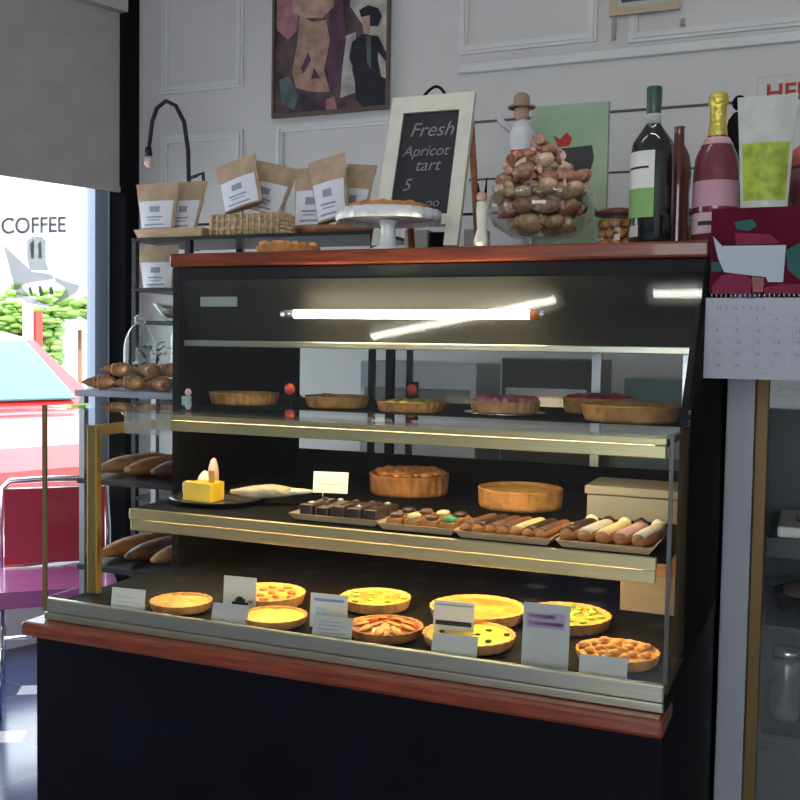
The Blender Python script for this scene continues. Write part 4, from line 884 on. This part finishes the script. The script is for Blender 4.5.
# ================================================================== LEFT: LOW TABLE WITH CROISSANTS AND CLOCHES
LX0, LX1, LY0, LY1 = -2.12, -1.72, 2.45, 2.85; LZ = 1.205
pt = thing('display_stand', 'tall narrow stand left of the case with croissants on top and shelves below', 'stand', ((LX0+LX1)/2, 2.6, 0))
M().box((LX0, LY0, LZ-.02), (LX1, LY1, LZ), mat('grey_laminate', (.30, .31, .38), .35), .003).out('stand_top', pt)
for x in (LX0+.01, LX1-.03):
    for y in (LY0+.01, LY1-.03): M().box((x, y, 0), (x+.02, y+.02, LZ-.021), steel).out('leg', pt)
for z in (.93, .66, .35): M().box((LX0+.005, LY0+.005, z-.015), (LX1-.005, LY1-.005, z), blackmetal).out('stand_shelf', pt)
for j in range(2):
    for i, (dx, dy) in enumerate(((.065, .055), (.18, .06), (.29, .055), (.19, .16), (.30, .15)) if j == 0 else ((.125, .07), (.235, .07), (.25, .15))):
        croissant_mesh(None, 'croissant', (LX0+dx, LY0+dy, LZ+.0005+j*.040), .112, R(180+random.uniform(-50, 50)), bread, 'golden croissant in the %s layer of the heap on the stand left of the case' % ('bottom', 'top')[j], 'croissant', 'croissants in the %s layer on the stand' % ('bottom', 'top')[j])
for j, (z, lb) in enumerate(((.93, 'upper'), (.66, 'middle'))):
    for i in range(3):
        x = LX0+.06+.10*i
        mm = M(); mm.tube([(x, LY0+.05+q*.045, z+.0295) for q in range(9)], 0, (bread, crustd, chocm)[(i+j) % 3], 12, [.012, .026, .036, .04, .04, .04, .036, .026, .012], flat=.72)
        mm.out('bread_roll', None, '%s long bread roll on the %s shelf of the stand' % (('golden', 'brown', 'dark')[(i+j) % 3], lb), 'bread roll', '%s rolls on the %s stand shelf' % (('golden', 'brown', 'dark')[(i+j) % 3], lb))
# cloches: on rack behind, standing on the stand's rear edge
def cloche(lab, x, y, z, r, h, food):
    t = thing('glass_cloche', lab, 'cloche', (x, y, z))
    M().lathe([(0, 0), (r*1.12, 0), (r*1.15, .008), (0, .010)], (x, y, z), ceramic).out('base', t)
    pr = [(r, .0105), (r*1.01, h*.55)] + [(r*math.cos(a*math.pi/16), h*.55+h*.40*math.sin(a*math.pi/16)) for a in range(1, 8)] + [(0, h*.95)]
    M().lathe(pr, (x, y, z), GJ, 32).out('dome', t); M().ball((x, y, z+h), .018, GH, (1, 1, 1), 2).out('knob', t)
    M().ball((x, y, z+.0105+.03), r*.7, food, (1, 1, .035/(r*.7)*.85), 3, noi=.2).out('cake', t)
cloche('glass cloche over a pale cake, right of the two cloches on the stand', -1.915, 2.765, LZ+.0005, .062, .27, crustp)
cloche('glass cloche over a dark cake, left of the two cloches on the stand', -2.035, 2.66, LZ+.0005, .05, .22, choc)
# little potted plant of dark leaves and white flowers against the window
pp = thing('potted_plant', 'small potted plant with dark leaves and white flowers by the window', 'plant', (-2.075, 2.79, LZ+.0005))
M().lathe([(0, 0), (.03, 0), (.038, .05), (.034, .05), (0, .045)], (-2.075, 2.79, LZ+.0005), mat('dark_pot', (.05, .05, .06), .5)).out('pot', pp)
mm = M(); fl = M()
for i in range(36):
    a = random.uniform(0, 6.28); rr = random.uniform(.0, .065); zz = .06+random.uniform(0, .09)
    mt = Matrix.Translation((-2.075+rr*math.cos(a), 2.79+rr*math.sin(a), LZ+zz)) @ Matrix.Rotation(a, 4, 'Z') @ Matrix.Rotation(random.uniform(-.9, .4), 4, 'Y')
    if i % 4: mm.ball((0, 0, 0), .016, mat('dark_leaf', (.035, .05, .05), .5), (1.3, .6, .12), 1, mtx=mt)
    else: fl.ball((0, 0, 0), .011, mat('flower_white', (.75, .72, .76), .6), (1, 1, .6), 1, mtx=mt)
mm.out('foliage', pp, kind='stuff'); fl.out('flowers', pp, kind='stuff')

# ================================================================== BACK WALL: PICTURES AND KITCHEN COUNTER
P0, P1 = wpt(275, 121), wpt(391, 108)
px0, px1, pz0, pz1 = P0[0], P1[0], 2.345, 2.345+.80
ps = thing('poster', 'large framed painting of a dancer in a tan dress and a dark-suited man', 'picture', ((px0+px1)/2, 3.88, pz0))
mm = M(); fb_ = mat('thin_brown_frame', (.12, .08, .07), .5)
mm.box((px0, 3.866, pz0), (px1, 3.885, pz0+.015), fb_); mm.box((px0, 3.866, pz1-.015), (px1, 3.885, pz1), fb_); mm.box((px0, 3.866, pz0+.015), (px0+.012, 3.885, pz1-.015), fb_); mm.box((px1-.012, 3.866, pz0+.015), (px1, 3.885, pz1-.015), fb_)
mm.out('frame', ps)
M().box((px0+.012, 3.875, pz0+.015), (px1-.012, 3.884, pz1-.015), mat('painted_ground', (.13, .085, .09), .8, col2=(.035, .025, .035), vscale=9)).out('canvas', ps)
PM = {'tan': (.36, .22, .16), 'dark': (.018, .018, .028), 'pale': (.38, .36, .34), 'plum': (.09, .04, .07), 'skin': (.42, .26, .21), 'teal': (.09, .13, .13), 'rose': (.34, .16, .17), 'sky': (.42, .40, .34)}
def paint(nm, key, pts, d):
    mm = M(); ypoly(mm, pts, 3.875-d, mat('paint_'+key, PM[key], .8, var=.25, vscale=16), .0008); mm.out(nm, ps)
paint('painted_background', 'sky', [(352, -30), (389, -30), (389, 96), (386, 100), (378, 60), (366, 30), (350, 6)], .001)
paint('painted_background', 'rose', [(277, -30), (300, -30), (297, 30), (288, 40), (277, 30)], .001)
paint('painted_dress', 'tan', [(300, 14), (312, 22), (326, 20), (330, 40), (324, 70), (330, 92), (312, 92), (296, 88), (292, 72), (297, 44)], .003)
paint('painted_shoulders', 'skin', [(296, -20), (330, -20), (334, 6), (322, 18), (304, 18), (292, 12)], .0022)
paint('painted_fold', 'plum', [(308, 52), (311, 60), (303, 74), (301, 68)], .004); paint('painted_fold', 'plum', [(314, 68), (320, 78), (311, 79)], .004)
paint('painted_figure', 'plum', [(330, 10), (343, 0), (346, 40), (340, 84), (330, 90), (326, 60)], .0026)
paint('painted_figure', 'pale', [(345, 36), (356, 32), (352, 70), (357, 92), (340, 98), (343, 60)], .0022)
paint('painted_suit', 'dark', [(352, 42), (362, 34), (378, 36), (388, 56), (386, 62), (378, 52), (377, 74), (388, 80), (388, 106), (366, 110), (356, 100), (354, 70), (349, 58)], .004)
paint('painted_shirt', 'teal', [(366, 36), (371, 36), (371, 70), (367, 62)], .0048)
paint('painted_face', 'skin', [(361, 16), (370, 16), (369, 34), (364, 34)], .0032)
paint('painted_hat', 'dark', [(359, 10), (368, 5), (378, 8), (382, 16), (378, 26), (370, 26), (370, 15), (361, 17)], .0048)
paint('painted_foreground', 'teal', [(279, 80), (290, 76), (298, 96), (294, 110), (282, 104)], .0022); paint('painted_foreground', 'rose', [(326, 100), (334, 96), (338, 112), (326, 116)], .0022)
# small light-wood framed picture at the top edge
a, b_ = wpt(611, 19), wpt(681, 12)
fp = thing('small_picture', 'small light wood framed photo high on the back wall', 'picture', ((a[0]+b_[0])/2, 3.87, a[1]))
lw = mat('light_frame_wood', (.50, .38, .27), .5); z0_ = (a[1]+b_[1])/2
mm = M(); X0, X1_ = a[0], b_[0]
mm.box((X0, 3.86, z0_), (X1_, 3.87, z0_+.028), lw); mm.box((X0, 3.86, z0_+.22), (X1_, 3.87, z0_+.248), lw); mm.box((X0, 3.86, z0_+.028), (X0+.028, 3.87, z0_+.22), lw); mm.box((X1_-.028, 3.86, z0_+.028), (X1_, 3.87, z0_+.22), lw); mm.out('frame', fp)
M().box((X0+.028, 3.864, z0_+.028), (X1_-.028, 3.869, z0_+.22), paperb).out('mount', fp); M().box((X0+.045, 3.862, z0_+.045), (X1_-.045, 3.8635, z0_+.20), mat('dark_photo', (.06, .05, .09), .4, var=.5, vscale=14)).out('photo', fp)
for i, x in enumerate((616, 684)):
    g_ = wpt(x, 20); M().box((g_[0]-.008, 3.862, g_[1]-.085 if i == 0 else g_[1]-.03), (g_[0]+.008, 3.8695, g_[1]-.005), mat('frame_peg', (.32, .30, .28), .6)).out('peg', fp)
# kitchen counter behind the case, seen through its open back
kc = thing('kitchen_counter', 'pale grey kitchen counter along the back wall behind the case', 'counter', (-.6, 3.65, 0))
M().box((-1.9, 3.40, 0.1), (1.2, 3.885, .86), mat('grey_cabinet', (.42, .45, .48), .5)).out('cabinet', kc); M().box((-1.92, 3.36, .861), (1.22, 3.885, .90), mat('dark_worktop', (.10, .10, .11), .3)).out('worktop', kc)
M().box((-1.88, 3.44, 0), (1.18, 3.885, .099), black).out('plinth', kc)
def cont(name, lab, cat, x0, x1, y0, y1, z, h, m, detail):
    t = thing(name, lab, cat, ((x0+x1)/2, (y0+y1)/2, z)); M().box((x0, y0, z+.0005), (x1, y1, z+h), m, .006).out('body', t)
    M().box((x0+.02, y0-.004, z+h*.25), (x1-.02, y0, z+h*.75), detail, .001).out('front_plate', t); return t
cont('coffee_machine', 'dark coffee machine on the counter behind the case', 'coffee machine', -1.05, -.72, 3.42, 3.75, .9, .42, mat('dark_machine', (.05, .05, .055), .3), steel)
cont('storage_box', 'teal grey storage box on the back counter', 'box', -.62, -.40, 3.45, 3.7, .9, .36, mat('teal_grey', (.12, .19, .20), .4), paperb)
cont('bread_bin', 'white bread bin on the back counter behind the rack', 'bread bin', -1.62, -1.15, 3.45, 3.75, .9, .40, mat('bin_white', (.5, .53, .56), .4), steel)
wr_ = thing('wire_rack', 'stacked steel wire rack at the right of the back counter', 'wire rack', (-.20, 3.6, .9005))
for z in (.95, 1.07, 1.19, 1.31, 1.43): 
    M().box((-.36, 3.45, z-.006), (-.04, 3.72, z), steel).out('rack_tier', wr_)
for x in (-.375, -.038): M().box((x, 3.45, .9005), (x+.012, 3.72, 1.46), steel).out('side_frame', wr_)

# ================================================================== CHAIR BY THE WINDOW
cc = EYE + (CF + CR*((55-400)/FPX))*4.0; cc = Vector((cc.x, cc.y, 0)); fwd = Vector((.68, -.73, 0)).normalized(); rgt = Vector((-fwd.y, fwd.x, 0)) * 1.0
if rgt.dot(CR) < 0: rgt = -rgt
redv = mat('red_vinyl', (.46, .02, .055), .3, coat=.4); violet = mat('violet_sheen_vinyl', (.40, .10, .30), .25, coat=.5)  # violet sheen of the red seat is put into its base colour
cr = thing('cafe_chair', 'red vinyl cafe chair with chrome tube frame by the window', 'chair', cc)
def L(r_, f_, z): return cc + rgt*r_ + fwd*f_ + Vector((0, 0, z))
M().prism([L(-.19, 0, .47), L(.19, 0, .47), L(.19, 0, .77), L(-.19, 0, .77)], fwd*.035, redv).out('backrest', cr)
M().prism([L(-.21, .04, .40), L(.21, .04, .40), L(.21, .46, .40), L(-.21, .46, .40)], (0, 0, .06), violet).out('seat', cr)
M().tube([L(-.205, .0, .36), L(-.205, -.01, .60), L(-.195, -.015, .77), L(-.17, -.018, .795), L(0, -.02, .80), L(.17, -.018, .795), L(.195, -.015, .77), L(.205, -.01, .6), L(.205, 0, .36)], .012, chrome, 10).out('back_frame', cr)
for a in (-.19, .19):
    for f0, f1 in ((.08, .02), (.40, .45)): M().tube([L(a, f0, .395), L(a*1.05, f1, .0)], .011, chrome, 10).out('leg', cr)
M().tube([L(-.19, .3, .25), L(.19, .3, .25)], .008, chrome).out('stretcher', cr)

# ================================================================== OUTSIDE
asph = mat('asphalt', (.30, .30, .31), .9, var=.1, vscale=3)
M().prism([W(-12, .12, -.12), W(14, .12, -.12), W(14, 40, -.12), W(-12, 40, -.12)], (0, 0, .06), asph).out('ground', kind='structure')
# red car nosing towards the window
def carpt(a, l, z): return W(-1.15+a, 0.85+l, z-.06)   # a across, l along the car away from the window
car = thing('car', 'red car with teal windscreen parked nose-in outside the window', 'car', carpt(.9, 2, 0))
cred = mat('car_red', (.55, .02, .02), .25, coat=.8); teal = mat('teal_windscreen', (.10, .45, .48), .1, coat=.5)
prof = [(0, .22), (-.04, .35), (-.03, .55), (.02, .72), (.25, .82), (.95, .95), (1.05, .98), (1.75, 1.42), (2.2, 1.48), (3.0, 1.45), (3.7, 1.05), (4.2, 1.0), (4.3, .6), (4.2, .25)]
mm = M(); n = len(prof); rows_ = []
for a, k in ((-.84, .90), (-.78, 1), (0, 1.0), (.78, 1), (.84, .90)):
    rows_.append([mm.bm.verts.new(carpt(.9+a*(1 if z < 1.0 else .84), l+(.10 if abs(a) > .8 and l < 1 else 0), z-(0 if abs(a) < .8 else .05 if z > .6 else 0))) for l, z in prof])
for p, q_ in zip(rows_, rows_[1:]):
    for i in range(n): mm.bm.faces.new((p[i], p[(i+1) % n], q_[(i+1) % n], q_[i]))
mm.bm.faces.new(rows_[0]); mm.bm.faces.new(rows_[-1][::-1]); mm._fin(list(mm.bm.verts), cred, False); mm.out('body', car)
M().prism([carpt(.9-.60, 1.10, 1.03), carpt(.9+.60, 1.10, 1.03), carpt(.9+.56, 1.70, 1.405), carpt(.9-.56, 1.70, 1.405)], Vector((0, 0, .012))-WN*.008, teal).out('windscreen', car)
M().prism([carpt(.42, -.052, .50), carpt(1.38, -.052, .50), carpt(1.38, -.052, .62), carpt(.42, -.052, .62)], WN*.02, blackmetal).out('grille', car)
for a in (.28, 1.52): M().ball(carpt(a, -.01, .62), .10, chrome, (.8, .8, .6), 2).out('headlight', car)
M().prism([carpt(.10, -.10, .30), carpt(1.70, -.10, .30), carpt(1.70, -.10, .42), carpt(.10, -.10, .42)], WN*.06, chrome).out('bumper', car)
for a in (.14, 1.66):
    for l in (.75, 3.5):
        ax_ = WU; ce = carpt(a, l, .31); q_ = ax_.to_track_quat('Z', 'Y').to_matrix().to_4x4()
        M().lathe([(0, -.10), (.20, -.10), (.31, -.09), (.31, .09), (.20, .10), (0, .10)], (0, 0, 0), mat('tyre', (.02, .02, .02), .8), 28, mtx=Matrix.Translation(ce) @ q_).out('wheel', car)
# building, hedge and post across the street
M().prism([W(-14, 13, -.06), W(9, 13, -.06), W(9, 16, -.06), W(-14, 16, -.06)], (0, 0, 5.5), mat('pale_render', (.75, .74, .72), .8)).out('building', None, 'pale rendered building across the street', 'building')
def atd(x, y, d): r = ray(x, y); return EYE + r*(d)
g = atd(15, 335, 9.5)
t = thing('shop_entrance', 'dark recessed entrance bay across the street', 'entrance', (g.x, g.y, -.06))
a, b_ = atd(0, 0, 10.2), atd(30, 0, 10.2); zt_ = atd(15, 316, 10.2).z
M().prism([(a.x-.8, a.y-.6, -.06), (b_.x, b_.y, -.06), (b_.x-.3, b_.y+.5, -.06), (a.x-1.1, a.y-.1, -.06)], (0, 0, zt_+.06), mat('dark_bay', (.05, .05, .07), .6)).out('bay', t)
a = atd(37, 340, 9.0); M().tube([(a.x, a.y, -.06), (a.x, a.y, 1.62)], .05, mat('red_post_paint', (.5, .05, .03), .5), 12).out('bollard_post', None, 'red post standing before the hedge across the street', 'post')
a = atd(28, 340, 8.9); M().tube([(a.x, a.y, -.06), (a.x, a.y, 1.75)], .045, mat('white_post_paint', (.8, .8, .8), .5), 12).out('bollard_post', None, 'white post standing left of the red post across the street', 'post')
hd = mat('sunlit_leaves', (.20, .42, .06), .7, col2=(.38, .60, .18), vscale=3)
hp = atd(40, 320, 9.6)
t = thing('street_hedge', 'loose sunlit green hedge across the street behind the posts', 'hedge', (hp.x, hp.y, -.06))
mm = M()
for k in range(520):
    x = random.uniform(-25, 100); y = 322-18*math.sin(x*.09)**2*.5+random.gauss(0, 11)
    if x > 60: y = 308+random.gauss(0, 4)
    p = atd(x, y, random.uniform(9.5, 10.0)); a = random.uniform(0, 6)
    mm.ball(p, random.uniform(.03, .085), hd, (1.2, .9, .4), 1, rz=a, noi=.4)
for k in range(160):
    p = atd(random.uniform(40, 60), 330+random.uniform(-5, 40), random.uniform(9.6, 9.9)); mm.ball(p, random.uniform(.03, .07), hd, (1, .8, .5), 1, noi=.4)
mm.out('foliage', t, kind='stuff')
for x in (-10, 20, 50, 80):
    p = atd(x, 330, 9.8); M().tube([(p.x, p.y, -.06), (p.x, p.y, p.z)], .02, brown_wood).out('stem', t)
